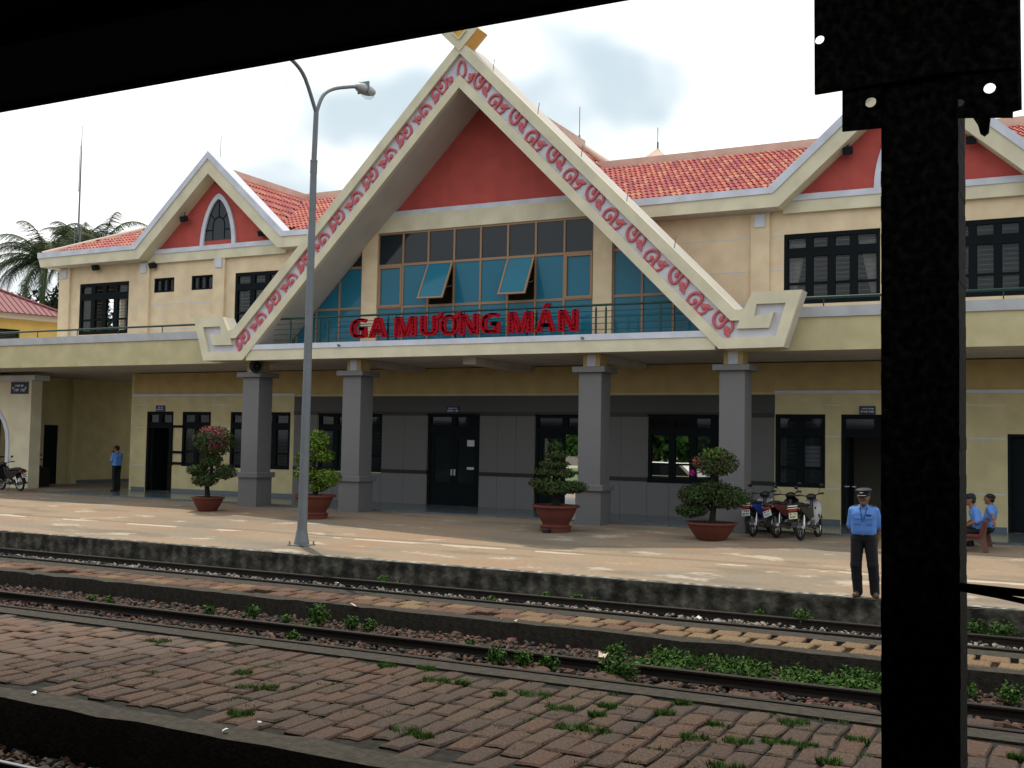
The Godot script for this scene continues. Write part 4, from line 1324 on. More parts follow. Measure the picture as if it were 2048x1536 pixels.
	for L in [["G", -3.55, -2.95], ["A", -2.90, -2.24], ["M", -2.02, -1.27], ["U", -1.17, -0.56], ["O", -0.52, 0.10], ["N", 0.10, 0.72], ["G", 0.76, 1.38], ["M", 1.60, 2.38], ["Á", 2.44, 3.03], ["N", 3.10, 3.68]]:
		var top := 5.76 if L[0] == "Á" else 5.57
		var lo := letter(sign, L[0], L[1], L[2], 5.0, top, font)
		if L[0] == "U" or L[0] == "O":      # the horn of the Vietnamese letters
			var h := S()
			var hx: float = L[2] - (0.05 if L[0] == "U" else 0.12)
			prism(h, PackedVector2Array([Vector2(hx - 0.04, 5.45), Vector2(hx + 0.06, 5.46), Vector2(hx + 0.16, 5.54), Vector2(hx + 0.19, 5.64), Vector2(hx + 0.09, 5.66), Vector2(hx + 0.06, 5.58), Vector2(hx - 0.04, 5.55)]), -0.055, 0.058)
			obj("letter_horn", h, M.letter_red, sign)
	s = S()
	for y in [5.12, 5.42]: rod(s, Vector3(-3.5, y, -0.12), Vector3(3.6, y, -0.12), 0.012, 5)
	obj("sign_bracket", s, M.railing_green, sign)

	# ---- low wing at the left end, with its arch, and the passage beside it
	var lw := thing("arched_wing", "low cream wing with a white-trimmed arch beside the dark passage", "building", Vector3(-21.0, 0, -3.0))
	s = S()
	var ap := PackedVector2Array([Vector2(0.58, -0.05), Vector2(0.58, 4.12), Vector2(-10, 4.12), Vector2(-10, -0.05), Vector2(-4.0, -0.05)])
	var arch_pts := []
	for k in 13:
		var w := PI * k / 12.0
		arch_pts.append(Vector2(-2.35 - 1.65 * cos(w), 1.7 + 1.55 * sin(w)))
	for p in arch_pts: ap.append(p)
	ap.append(Vector2(-0.70, -0.05))
	prism(s, ap, -0.5, 0.0)
	obj("wing_wall", s, M.cream, lw)
	s = S()
	var prev := Vector2(-4.0, -0.05)
	var ring := [Vector2(-4.0, -0.05)]
	for p in arch_pts: ring.append(p)
	ring.append(Vector2(-0.70, -0.05))
	for k in ring.size() - 1:
		var a: Vector2 = ring[k]; var b: Vector2 = ring[k + 1]
		var c := Vector2(-2.35, 1.0)
		var ao := a + Vector2(signf(a.x - c.x) * 0.17 if a.y < 1.75 else (a - Vector2(-2.35, 1.7)).normalized().x * 0.17, 0.0 if a.y < 1.75 else (a - Vector2(-2.35, 1.7)).normalized().y * 0.17)
		var bo := b + Vector2(signf(b.x - c.x) * 0.17 if b.y < 1.75 else (b - Vector2(-2.35, 1.7)).normalized().x * 0.17, 0.0 if b.y < 1.75 else (b - Vector2(-2.35, 1.7)).normalized().y * 0.17)
		prism(s, PackedVector2Array([a, b, bo, ao]), -0.02, 0.05)
	obj("arch_trim", s, M.white_trim, lw)
	s = S(); bx(s, -10, 0.86, 4.12, 4.31, -0.6, 0.12); obj("cornice", s, M.white_trim, lw)
	s = S(); bx(s, -10, -1.75, -0.05, 4.1, -2.0, -1.9); obj("wing_back", s, M.interior, lw)
	s = S()
	rod(s, Vector3(-0.95, 1.15, -0.25), Vector3(-3.9, 1.15, -0.25), 0.03, 5)
	for k in 7: rod(s, Vector3(-0.95 - k * 0.48, -0.05, -0.25), Vector3(-0.95 - k * 0.48, 3.0, -0.25), 0.025, 5)
	obj("arch_bars", s, M.frame_black, lw)
	var pw := thing("passage_wall", "olive-cream wall with a black door inside the shaded passage", "wall", Vector3(-22.7, 0, -6.5))
	s = S()
	var pt := Transform3D(Basis(Vector3(0, 0, -1), Vector3(0, 1, 0), Vector3(1, 0, 0)), Vector3.ZERO)
	wall(s, -3.2, 8.0, -0.05, 4.42, -0.3, 0.0, [[-0.95, -0.22, 0.0, 2.45]], pt)
	bx(s, 0.0, 6.1, -0.05, 4.42, -7.8, -7.5)
	obj("wall_face", s, M.yellow_wall, pw)
	s = S(); bx(s, 0.0, 0.18, -0.05, 4.42, -0.62, -0.34); obj("corner_pier", s, M.yellow_wall, pw)
	s = S(); bx(s, -0.12, -0.06, 0.0, 2.45, 0.22, 0.95); obj("door", s, M.frame_black, pw)
	s = S(); bx(s, 0.0, 0.03, 0.0, 0.14, -7.5, -0.63); obj("skirting", s, M.skirting, pw)

# ---------------------------------------------------------------- what stands round the station
func palm(label: String, at: Vector3, h: float, fl: float, n: int, sd: int) -> void:
	var g := RandomNumberGenerator.new()
	g.seed = sd
	var o := thing("palm_tree", label, "palm tree", at, 0.0, "coconut palms behind the annexe")
	var s := S()
	var bend := Vector3(g.randf_range(-0.7, 0.7), 0, g.randf_range(-0.5, 0.5))
	var pts := []; var rr := []
	for i in 9:
		var u := i / 8.0
		pts.append(Vector3(0, h * u, 0) + bend * u * u)
		rr.append(lerpf(0.22, 0.13, u))
	tube(s, pts, rr, 8)
	obj("trunk", s, mat("palm_bark_%d" % sd, Color(0.20, 0.17, 0.13), 0.9), o)
	var top: Vector3 = pts[8]
	var cols := [Color(0.025, 0.055, 0.024), Color(0.045, 0.075, 0.036), Color(0.018, 0.038, 0.018), Color(0.075, 0.09, 0.05)]
	for k in n:
		var w := TAU * k / n * 2.618 + g.randf() * 0.4
		var lift := g.randf_range(-0.25, 1.30)
		var dir := Vector3(cos(w), 0, sin(w))
		s = S()
		var L := fl * g.randf_range(0.85, 1.1)
		var p := top
		var a := lift
		var rach := [p]
		for i in 12:
			p += (dir * cos(a) + Vector3.UP * sin(a)) * L / 12.0
			a -= g.randf_range(0.06, 0.12) + 0.016 * i
			rach.append(p)
		var col: Color = cols[g.randi() % 4]
		s.set_color(Color(0.12, 0.12, 0.05))
		tube(s, rach, [0.035, 0.035, 0.03, 0.03, 0.028, 0.025, 0.022, 0.02, 0.018, 0.015, 0.012, 0.01, 0.006], 4)
		for i in range(2, 76):
			var u := i / 76.0 * 12.0
			var q: Vector3 = rach[int(u)].lerp(rach[min(int(u) + 1, 12)], u - int(u))
			var d: Vector3 = (rach[min(int(u) + 1, 12)] - rach[int(u)]).normalized()
			var sdv: Vector3 = d.cross(Vector3.UP).normalized()
			for e in [-1.0, 1.0]:
				var ll := fl * 0.24 * sin(PI * clampf(i / 76.0 * 0.85 + 0.14, 0, 1)) * g.randf_range(0.8, 1.1)
				var tip: Vector3 = q + (sdv * e * 0.75 + d * 0.55 + Vector3.DOWN * g.randf_range(0.35, 0.9)).normalized() * ll
				var wv := d * 0.026
				var v := g.randf_range(0.7, 1.3)
				s.set_color(Color(col.r * v, col.g * v, col.b * v))
				tri(s, q - wv, q + wv, tip)
		obj("frond", s, M.leaf, o)

func bush(label: String, at: Vector3, r: Vector3, n: int, size: float, sd: int, cols: Array) -> void:
	var g := RandomNumberGenerator.new()
	g.seed = sd
	var o := thing("tree", label, "tree", at)
	var s := S()
	tube(s, [Vector3(0, 0, 0), Vector3(0.1, r.y * 0.5, 0), Vector3(-0.05, r.y * 0.95, 0.05)], [0.2, 0.16, 0.1], 7)
	for i in 5: rod(s, Vector3(0, r.y * 0.5, 0), Vector3(g.randfn() * r.x * 0.4, r.y * g.randf_range(0.8, 1.3), g.randfn() * r.z * 0.4), 0.05, 5)
	obj("trunk", s, mat("bark_%d" % sd, Color(0.09, 0.07, 0.05), 0.9), o)
	s = S()
	for i in 14:
		var c := Vector3(g.randfn() * r.x * 0.45, r.y * g.randf_range(0.75, 1.6), g.randfn() * r.z * 0.45)
		leaves(s, c, r * g.randf_range(0.3, 0.5), n / 14, size, cols, g, 0.45)
	obj("crown", s, M.leaf, o)

func plate_lines(s: SurfaceTool, x0: float, x1: float, y: float, h: float, z: float, g: RandomNumberGenerator) -> void:   # lettering too small to read: separate upright strokes
	var x := x0
	while x < x1:
		var w := g.randf_range(0.5, 0.8) * h
		if g.randf() > 0.12:
			bx(s, x, x + w * 0.3, y - h / 2, y + h / 2, z, z + 0.002)
			bx(s, x + w * 0.3, x + w, y + h * g.randf_range(-0.5, 0.3), y + h * 0.5, z, z + 0.002)
		x += w + h * 0.22

func door_sign(at: Vector3, w: float, h: float, label: String, arrows: bool, sd: int) -> void:
	var g := RandomNumberGenerator.new()
	g.seed = sd
	var o := thing("door_sign", label, "sign", at)
	var s := S(); bevel(s, Vector3(0, h / 2, 0), Vector3(w, h, 0.03), 0.004)
	obj("plate", s, M.sign_blue, o)
	s = S()
	var k := 0.30 if arrows else 0.40
	plate_lines(s, -w * k * 0.8, w * k * 0.8, h * 0.66, h * 0.20, 0.016, g)
	plate_lines(s, -w * k, w * k, h * 0.30, h * 0.24, 0.016, g)
	if arrows:
		for e in [-1.0, 1.0]: prism(s, PackedVector2Array([Vector2(e * w * 0.44, h * 0.5), Vector2(e * w * 0.34, h * 0.38), Vector2(e * w * 0.34, h * 0.62)]), 0.015, 0.018)
	obj("lettering", s, M.sign_white, o)

func build_surroundings() -> void:
	# lawn and drive behind the station, seen through the hall
	var s := S()
	bx(s, -60, 40, -0.5, -0.055, -60, -19.0)
	struct("lawn", s, mat("lawn_green", Color(0.075, 0.16, 0.03), 0.95, T.grain, 0.8))
	bush("broad green tree on the lawn behind the hall", Vector3(-3.0, -0.05, -24), Vector3(3.6, 3.2, 2.6), 9000, 0.24, 41, [Color(0.03, 0.075, 0.02), Color(0.05, 0.10, 0.025)])
	bush("dark leafy tree on the lawn seen through the hall windows", Vector3(2.2, -0.05, -25), Vector3(3.6, 3.4, 2.6), 9000, 0.24, 42, [Color(0.02, 0.05, 0.016), Color(0.03, 0.06, 0.02)])
	bush("green tree on the lawn behind the left hall door", Vector3(-9.0, -0.05, -30), Vector3(3.6, 3.0, 2.6), 9000, 0.24, 43, [Color(0.05, 0.12, 0.03), Color(0.07, 0.14, 0.03)])
	var car := thing("parked_car", "green and white car parked behind the station, seen through the hall windows", "car", Vector3(0.7, -0.07, -16.2))
	s = S()
	prism(s, PackedVector2Array([Vector2(-2.1, 0.3), Vector2(2.1, 0.3), Vector2(2.12, 0.75), Vector2(1.3, 0.9), Vector2(-1.6, 0.92), Vector2(-2.1, 0.8)]), -0.85, 0.85)
	obj("body", s, mat("car_green", Color(0.03, 0.22, 0.12), 0.3), car)
	s = S()
	prism(s, PackedVector2Array([Vector2(-1.6, 0.92), Vector2(1.25, 0.9), Vector2(0.65, 1.42), Vector2(-0.95, 1.45)]), -0.74, 0.74)
	obj("cabin", s, mat("car_white", Color(0.75, 0.76, 0.75), 0.3), car)
	s = S()
	for e in [-1.0, 1.0]: prism(s, PackedVector2Array([Vector2(-1.35, 0.95), Vector2(1.0, 0.95), Vector2(0.58, 1.36), Vector2(-0.88, 1.38)]), e * 0.745 - 0.004, e * 0.745 + 0.004)
	obj("window", s, M.smoky_glass, car)
	for w in [Vector3(-1.35, 0.31, 0.74), Vector3(1.35, 0.31, 0.74), Vector3(-1.35, 0.31, -0.74), Vector3(1.35, 0.31, -0.74)]:
		s = S(); lathe(s, [Vector2(0, -0.1), Vector2(0.3, -0.1), Vector2(0.31, 0.0), Vector2(0.3, 0.1), Vector2(0, 0.1)], 16, Transform3D(Basis(Vector3.RIGHT, PI / 2), w))
		obj("wheel", s, M.black_plastic, car)

	# annexe at the far left
	var dv := Vector3(0.333, 0, -0.943)      # along its eave, away from the tracks
	var an := thing("annexe", "yellow annexe with a purple-red ribbed metal hip roof behind the station's left end", "building", Vector3(-25.73, 0, -8.75))
	var bz := -dv; var bxv := Vector3(0.943, 0, 0.333)
	var at := Transform3D(Basis(bxv, Vector3.UP, bz), Vector3.ZERO)      # x outwards, z along the eave towards the tracks
	s = S()
	wall(s, -0.25, 16.0, -0.2, 7.35, -0.25, 0.0, [[1.65, 4.6, 5.2, 6.68]], Transform3D(Basis(bz, Vector3.UP, bxv), -bxv * 0.35))
	bx(s, -9.7, -0.4, -0.2, 7.3, -0.2, 0.0, at)
	bx(s, -9.7, -0.6, -0.2, 7.3, 15.8, 16.0, at)
	obj("annexe_wall", s, mat("annexe_yellow", Color(0.62, 0.43, 0.13), 0.85, T.stain, 0.4), an)
	s = S(); bx(s, -3.0, -2.9, 4.6, 7.2, 0.3, 8.0, at); obj("room_wall", s, M.interior, an)
	s = S(); bx(s, -0.35, 0.02, 7.12, 7.36, -0.3, 16.2, at); obj("eave_band", s, mat("annexe_eave", Color(0.50, 0.42, 0.34), 0.85), an)
	s = S()
	for k in 4: bx(s, -0.55, -0.5, 5.2, 6.62, 1.65 + 0.96 * k, 1.71 + 0.96 * k, at)
	bx(s, -0.55, -0.5, 6.60, 6.68, 1.65, 4.6, at)
	var aw := obj("window", s, M.frame_black, an)
	s = S(); bx(s, -0.53, -0.52, 5.2, 6.6, 1.66, 4.6, at); obj("pane", s, M.pane, aw)
	s = S()
	var ridge0 := at * Vector3(-4.8, 9.85, 4.6); var ridge1 := at * Vector3(-4.8, 9.85, 12.0)
	var c := [at * Vector3(0.25, 7.36, -0.45), at * Vector3(0.25, 7.36, 16.3), at * Vector3(-9.9, 7.36, 16.3), at * Vector3(-9.9, 7.36, -0.45)]
	quad(s, c[1], c[0], ridge0, ridge1); quad(s, c[3], c[2], ridge1, ridge0); tri(s, c[0], c[3], ridge0); tri(s, c[2], c[1], ridge1)
	var ar := obj("metal_roof", s, mat("roof_purple", Color(0.17, 0.048, 0.062), 0.7), an)
	s = S()
	for k in 68:
		var z := -0.3 + k * 0.245
		var up := clampf(minf((z + 0.45) / 5.05, (16.3 - z) / 4.3), 0.02, 1.0)
		var a := at * Vector3(0.25, 7.375, z); var b := at * Vector3(0.25 - 5.05 * up, 7.375 + 2.49 * up, z)
		rod(s, a, b, 0.028, 4)
	rod(s, c[0] + Vector3.UP * 0.04, ridge0 + Vector3.UP * 0.04, 0.07, 6); rod(s, ridge0 + Vector3.UP * 0.04, ridge1 + Vector3.UP * 0.04, 0.07, 6)
	obj("rib", s, M.roof_purple, ar)

	# palms, dark tree, mast
	palm("tall coconut palm nearest the left edge with drooping fronds above the purple roof", Vector3(-41.2, 0, -20), 12.6, 4.7, 34, 51)
	palm("middle coconut palm with upright fronds behind the station's left eave", Vector3(-44.8, 0, -26), 14.2, 4.2, 30, 52)
	palm("coconut palm beside the antenna mast with thin leaning fronds", Vector3(-42.8, 0, -26), 14.6, 4.4, 26, 53)
	bush("dark round tree between the palms and the station's left end", Vector3(-38.9, 0, -21), Vector3(2.4, 6.2, 2.2), 12000, 0.16, 54, [Color(0.016, 0.032, 0.016), Color(0.025, 0.045, 0.02), Color(0.05, 0.06, 0.03)])
	bush("dark tree below the leftmost palm behind the annexe roof", Vector3(-42.2, 0, -21), Vector3(3.0, 5.8, 2.2), 12000, 0.16, 55, [Color(0.016, 0.032, 0.016), Color(0.025, 0.045, 0.02)])
	var ma := thing("antenna_mast", "thin grey radio mast rising behind the palms at the left", "mast", Vector3(-37.8, 0, -20))
	s = S()
	for k in 3:
		var w := TAU * k / 3
		rod(s, Vector3(cos(w) * 0.22, 0, sin(w) * 0.22), Vector3(cos(w) * 0.2, 14.6, sin(w) * 0.2), 0.03, 5)
	for k in 48:
		var w0 := TAU * (k % 3) / 3.0; var w1 := TAU * ((k + 1) % 3) / 3.0
		rod(s, Vector3(cos(w0) * 0.21, k * 0.3, sin(w0) * 0.21), Vector3(cos(w1) * 0.21, (k + 1) * 0.3, sin(w1) * 0.21), 0.014, 4)
	obj("lattice", s, M.galvanised, ma)
	s = S(); tube(s, [Vector3(0, 14.0, 0), Vector3(0, 17.5, 0), Vector3(0, 19.0, 0), Vector3(0, 20.6, 0)], [0.06, 0.05, 0.035, 0.015], 6); rod(s, Vector3(-0.12, 16.6, 0), Vector3(-0.12, 19.4, 0), 0.02, 5); rod(s, Vector3(-0.13, 16.7, 0), Vector3(0, 16.7, 0), 0.02, 5)
	obj("whip", s, M.galvanised, ma)
	# lightning rods on the ridges
	for e in [[Vector3(-15.9, 11.5, -8.0), 2.9, "lightning rod on the ridge behind the left wing gable"], [Vector3(0, 12.45, -8.3), 1.25, "lightning rod at the back end of the central ridge"], [Vector3(2.6, 12.1, -9.0), 0.75, "short lightning rod on the small roof peak right of the central gable"]]:
		s = S(); rod(s, Vector3.ZERO, Vector3(0, e[1], 0), 0.014, 5); rod(s, Vector3.ZERO, Vector3(0, 0.25, 0), 0.035, 6)
		var o := obj("lightning_rod", s, M.galvanised)
		o.position = e[0]
		tag(o, e[2], "lightning rod", "lightning rods on the roofs")
	# floodlights under eaves
	for e in [[Vector3(-17.12, 8.27, -2.9), "small black floodlight under the eave above the leftmost upper window"], [Vector3(-14.31, 8.20, -2.95), "small grey-black floodlight below the left foot of the left wing gable"], [Vector3(-12.69, 9.72, -2.75), "small black floodlight on the left slope inside the left wing gable"], [Vector3(-9.30, 9.00, -2.9), "small black floodlight on the right slope inside the left wing gable"], [Vector3(10.0, 9.75, -2.8), "black floodlight on the left slope inside the right wing gable"], [Vector3(12.95, 9.70, -2.8), "black floodlight on the right slope inside the right wing gable, beside the steel post"]]:
		var o := thing("floodlight", e[1], "floodlight", e[0], 0.0, "floodlights under the eaves and gables")
		s = S(); bevel(s, Vector3(0, 0, 0), Vector3(0.24, 0.2, 0.16), 0.02, Transform3D(Basis(Vector3.RIGHT, 0.4))); obj("housing", s, M.black_plastic, o)
		s = S(); cbox(s, Vector3(0, -0.01, 0.09), Vector3(0.19, 0.15, 0.01), Transform3D(Basis(Vector3.RIGHT, 0.4))); obj("lens", s, M.smoky_glass, o)
		s = S(); rod(s, Vector3(0, 0.08, -0.02), Vector3(0, 0.24, -0.05), 0.02, 5); obj("bracket", s, M.black_plastic, o)
	# door signs
	door_sign(Vector3(10.21, 2.995, -4.53), 0.42, 0.22, "small blue door sign over the open door left of the steel post", false, 61)
	door_sign(Vector3(-2.62, 2.98, -4.50), 0.46, 0.22, "small blue door sign on the granite lintel over the hall's black double door", false, 62)
	door_sign(Vector3(-15.27, 2.995, -4.53), 0.44, 0.22, "small blue door sign over the dark doorway at the left end", false, 63)
	door_sign(Vector3(-21.05, 3.60, -2.97), 0.95, 0.46, "blue sign with white arrows on the arched wing at the far left", true, 64)
	# horn loudspeaker on the left column
	var hs := thing("loudspeaker", "black horn loudspeaker on the capital of the leftmost granite column", "loudspeaker", Vector3(-7.28, 4.28, -0.52), deg_to_rad(24))
	s = S()
	lathe(s, [Vector2(0.03, -0.34), Vector2(0.045, -0.2), Vector2(0.08, -0.1), Vector2(0.15, -0.02), Vector2(0.235, 0.03), Vector2(0.22, 0.025), Vector2(0.13, -0.04), Vector2(0.06, -0.12), Vector2(0.0, -0.14)], 20, Transform3D(Basis(Vector3.RIGHT, PI / 2), Vector3(0, 0, 0.1)))
	obj("horn", s, M.black_plastic, hs)
	s = S(); ell(s, Vector3(0, 0, 0.06), Vector3(0.05, 0.05, 0.06), 10); obj("driver_cone", s, M.black_plastic, hs)
	s = S(); rod(s, Vector3(0, 0, -0.2), Vector3(0.05, -0.17, -0.22), 0.025, 6); cbox(s, Vector3(0, 0, -0.27), Vector3(0.12, 0.12, 0.12)); obj("bracket", s, M.black_plastic, hs)

	# street lamp: arms run across the tracks, one over them, one towards the station
	var lamp := thing("street_lamp", "tall grey steel lamp post with two curved arms on the platform edge", "street lamp", Vector3(0.25, -0.235, 6.76))
	s = S()
	tube(s, [Vector3(0, 0.0, 0), Vector3(0.01, 1.0, 0), Vector3(0.03, 4.0, 0), Vector3(0.05, 8.38, 0)], [0.108, 0.104, 0.09, 0.072], 16)
	var post := obj("post", s, M.galvanised, lamp)
	s = S(); tube(s, [Vector3(0.05, 8.38, 0), Vector3(0.055, 9.62, -0.03)], [0.060, 0.055], 14); obj("upper_tube", s, M.galvanised, lamp)
	s = S(); tube(s, [Vector3(0.048, 8.15, 0), Vector3(0.05, 8.40, 0)], 0.078, 14); tube(s, [Vector3(0.05, 8.40, 0), Vector3(0.05, 8.44, 0)], 0.082, 14); obj("collar", s, M.galvanised, lamp)
	s = S(); lathe(s, [Vector2(0.17, 0.02), Vector2(0.165, 0.05), Vector2(0.11, 0.36), Vector2(0.1, 0.37)], 8); obj("base_flare", s, M.galvanised, lamp)
	s = S(); bevel(s, Vector3(0, 0.01, 0), Vector3(0.46, 0.04, 0.42), 0.01); obj("base_plate", s, M.kerb_pale, lamp)
	s = S()
	for q in [Vector3(-0.19, 0.06, 0.17), Vector3(0.19, 0.06, 0.17), Vector3(-0.19, 0.06, -0.17), Vector3(0.19, 0.06, -0.17)]: rod(s, q - Vector3(0, 0.05, 0), q + Vector3(0, 0.04, 0), 0.018, 6)
	obj("anchor_bolt", s, M.galvanised, lamp)
	for e in [1.0, -1.0]:
		var pts: Array
		if e < 0: pts = smooth([Vector3(0.055, 9.5, -0.03), Vector3(0.05, 9.95, -0.25), Vector3(0.05, 10.22, -0.62), Vector3(0.05, 10.46, -1.25), Vector3(0.05, 10.55, -1.55)], 4)
		else: pts = smooth([Vector3(0.055, 9.5, -0.03), Vector3(0.05, 10.15, 0.38), Vector3(0.05, 10.38, 0.74), Vector3(0.05, 10.44, 1.12), Vector3(0.05, 10.52, 1.9)], 4)
		s = S(); tube(s, pts, 0.042, 10); obj("arm", s, M.galvanised, lamp)
		var end: Vector3 = pts[pts.size() - 1]
		s = S(); ell(s, Vector3.ZERO, Vector3(0.15, 0.13, 0.40), 14, Transform3D(Basis(Vector3.RIGHT, -e * 0.06), end + Vector3(0, 0.03, e * 0.32)))
		var hd := obj("lamp_head", s, M.lamp_grey, lamp)
		s = S(); lathe(s, [Vector2(0.0, -0.17), Vector2(0.08, -0.15), Vector2(0.15, -0.08), Vector2(0.175, 0.0)], 14, Transform3D(Basis.from_scale(Vector3(0.85, 1.0, 1.4)), end + Vector3(0, -0.02, e * 0.40)))
		obj("lamp_bowl", s, M.clear_glass, hd)
		s = S(); bx(s, -0.155, 0.155, -0.11, 0.16, -0.02, 0.02, Transform3D(Basis.IDENTITY, end + Vector3(0, 0.03, e * 0.25))); obj("lamp_clamp", s, M.galvanised, hd)

# ---------------------------------------------------------------- pots, motorbikes, bench
func pot_plant(at: Vector3, label: String, kind: int, sd: int) -> void:
	var g := RandomNumberGenerator.new()
	g.seed = sd
	var o := thing("potted_bonsai", label, "potted plant", at, 0.0, "bonsai in terracotta pots along the platform")
	var s := S()
	var rim := 0.0
	if kind == 0 or kind == 3:      # plain bowl
		var w := 0.47 if kind == 0 else 0.58
		lathe(s, [Vector2(0.0, 0.0), Vector2(w * 0.52, 0.0), Vector2(w * 0.58, 0.02), Vector2(w * 0.80, 0.2), Vector2(w * 0.93, 0.33), Vector2(w * 0.96, 0.36), Vector2(w * 1.05, 0.37), Vector2(w * 1.05, 0.41), Vector2(w * 0.92, 0.41), Vector2(w * 0.88, 0.36), Vector2(0, 0.36)], 28)
		rim = 0.37
	else:                           # bowl on a moulded foot
		var w := 0.56
		lathe(s, [Vector2(0.0, 0.0), Vector2(w * 0.66, 0.0), Vector2(w * 0.68, 0.10), Vector2(w * 0.72, 0.13), Vector2(w * 0.58, 0.18), Vector2(w * 0.60, 0.21), Vector2(w * 0.78, 0.38), Vector2(w * 0.90, 0.55), Vector2(w * 0.93, 0.58), Vector2(w * 1.06, 0.60), Vector2(w * 1.06, 0.65), Vector2(w * 0.92, 0.65), Vector2(w * 0.88, 0.60), Vector2(0, 0.60)], 28)
		rim = 0.60
	obj("pot", s, M.terracotta, o)
	s = S(); lathe(s, [Vector2(0.0, rim + 0.04), Vector2(0.48, rim + 0.02)], 20); obj("soil", s, M.soil, o)
	var up := Vector3(0, rim, 0)
	var dark := [Color(0.020, 0.045, 0.014), Color(0.030, 0.060, 0.018), Color(0.045, 0.075, 0.024), Color(0.06, 0.045, 0.03)]
	var fresh := [Color(0.05, 0.11, 0.02), Color(0.10, 0.17, 0.025), Color(0.035, 0.075, 0.016), Color(0.16, 0.22, 0.03)]
	var clumps: Array
	var br: Array
	if kind == 0:
		clumps = [[Vector3(0.18, 1.68, 0), Vector3(0.62, 0.42, 0.55), 1700, dark], [Vector3(0.12, 1.12, 0.05), Vector3(0.36, 0.20, 0.32), 520, dark], [Vector3(-0.32, 0.82, 0.1), Vector3(0.36, 0.16, 0.3), 520, dark], [Vector3(0.62, 0.80, 0), Vector3(0.36, 0.22, 0.3), 560, dark], [Vector3(-0.05, 0.55, 0.1), Vector3(0.42, 0.20, 0.34), 560, dark]]
		br = [[Vector3(0, -0.05, 0), Vector3(-0.05, 0.35, 0), Vector3(0.1, 0.75, 0), Vector3(0.12, 1.1, 0), Vector3(0.15, 1.5, 0)], [Vector3(0, 0.4, 0), Vector3(-0.3, 0.75, 0.1)], [Vector3(0.08, 0.6, 0), Vector3(0.55, 0.75, 0)]]
	elif kind == 1:
		clumps = [[Vector3(0.05, 1.52, 0), Vector3(0.34, 0.30, 0.32), 620, fresh], [Vector3(-0.25, 1.05, 0.1), Vector3(0.30, 0.20, 0.26), 420, fresh], [Vector3(0.32, 1.12, 0), Vector3(0.28, 0.18, 0.26), 360, fresh], [Vector3(-0.2, 0.62, 0.1), Vector3(0.36, 0.22, 0.3), 520, fresh], [Vector3(0.40, 0.52, 0), Vector3(0.42, 0.24, 0.34), 640, fresh], [Vector3(0.1, 0.28, 0), Vector3(0.3, 0.15, 0.3), 300, fresh]]
		br = [[Vector3(0, -0.05, 0), Vector3(0.08, 0.35, 0), Vector3(-0.03, 0.8, 0), Vector3(0.05, 1.4, 0)], [Vector3(0.05, 0.35, 0), Vector3(0.35, 0.5, 0)], [Vector3(0, 0.8, 0), Vector3(-0.2, 1.0, 0.1)]]
	elif kind == 2:
		clumps = [[Vector3(0, 1.50, 0), Vector3(0.15, 0.12, 0.15), 160, dark], [Vector3(-0.02, 1.28, 0), Vector3(0.30, 0.11, 0.28), 320, dark], [Vector3(-0.06, 1.06, 0), Vector3(0.38, 0.11, 0.34), 380, dark], [Vector3(-0.2, 0.86, 0.05), Vector3(0.34, 0.12, 0.3), 340, dark], [Vector3(0.2, 0.84, 0), Vector3(0.34, 0.12, 0.3), 340, dark], [Vector3(-0.22, 0.58, 0.05), Vector3(0.46, 0.16, 0.38), 620, dark], [Vector3(0.36, 0.50, 0), Vector3(0.46, 0.15, 0.36), 620, dark], [Vector3(0, 0.42, 0.2), Vector3(0.5, 0.12, 0.2), 420, dark]]
		br = [[Vector3(0, -0.05, 0), Vector3(0.0, 0.4, 0), Vector3(-0.04, 0.9, 0), Vector3(0, 1.45, 0)], [Vector3(-0.12, -0.02, 0.05), Vector3(0, 0.3, 0)], [Vector3(0.14, -0.02, 0), Vector3(0, 0.3, 0)], [Vector3(0, 0.4, 0), Vector3(0.4, 0.5, 0)]]
	else:
		clumps = [[Vector3(0.10, 1.42, 0), Vector3(0.50, 0.32, 0.45), 1100, dark], [Vector3(0.08, 1.60, 0), Vector3(0.30, 0.16, 0.3), 260, fresh], [Vector3(-0.32, 0.66, 0.05), Vector3(0.46, 0.26, 0.4), 900, dark], [Vector3(0.38, 0.62, 0), Vector3(0.50, 0.26, 0.42), 1000, dark], [Vector3(0.05, 0.82, 0), Vector3(0.4, 0.2, 0.36), 560, dark], [Vector3(-0.45, 0.30, 0.1), Vector3(0.38, 0.16, 0.3), 460, dark]]
		br = [[Vector3(0, -0.05, 0), Vector3(0.05, 0.35, 0), Vector3(0.0, 0.75, 0), Vector3(0.1, 1.3, 0)], [Vector3(0.03, 0.3, 0), Vector3(-0.35, 0.6, 0)], [Vector3(0.03, 0.35, 0), Vector3(0.4, 0.55, 0)]]
	s = S()
	for b in br:
		var pts := []; var rr := []
		for k in b.size():
			pts.append(up + b[k]); rr.append(lerpf(0.085 if b == br[0] else 0.04, 0.02, float(k) / (b.size() - 1)))
		tube(s, pts, rr, 8)
	obj("trunk", s, M.bonsai_bark, o)
	for c in clumps:
		s = S()
		leaves(s, up + c[0], c[1] * 1.08, int(c[2] * 2.4), 0.044, c[3], g, 0.5)
		obj("foliage", s, M.leaf, o)
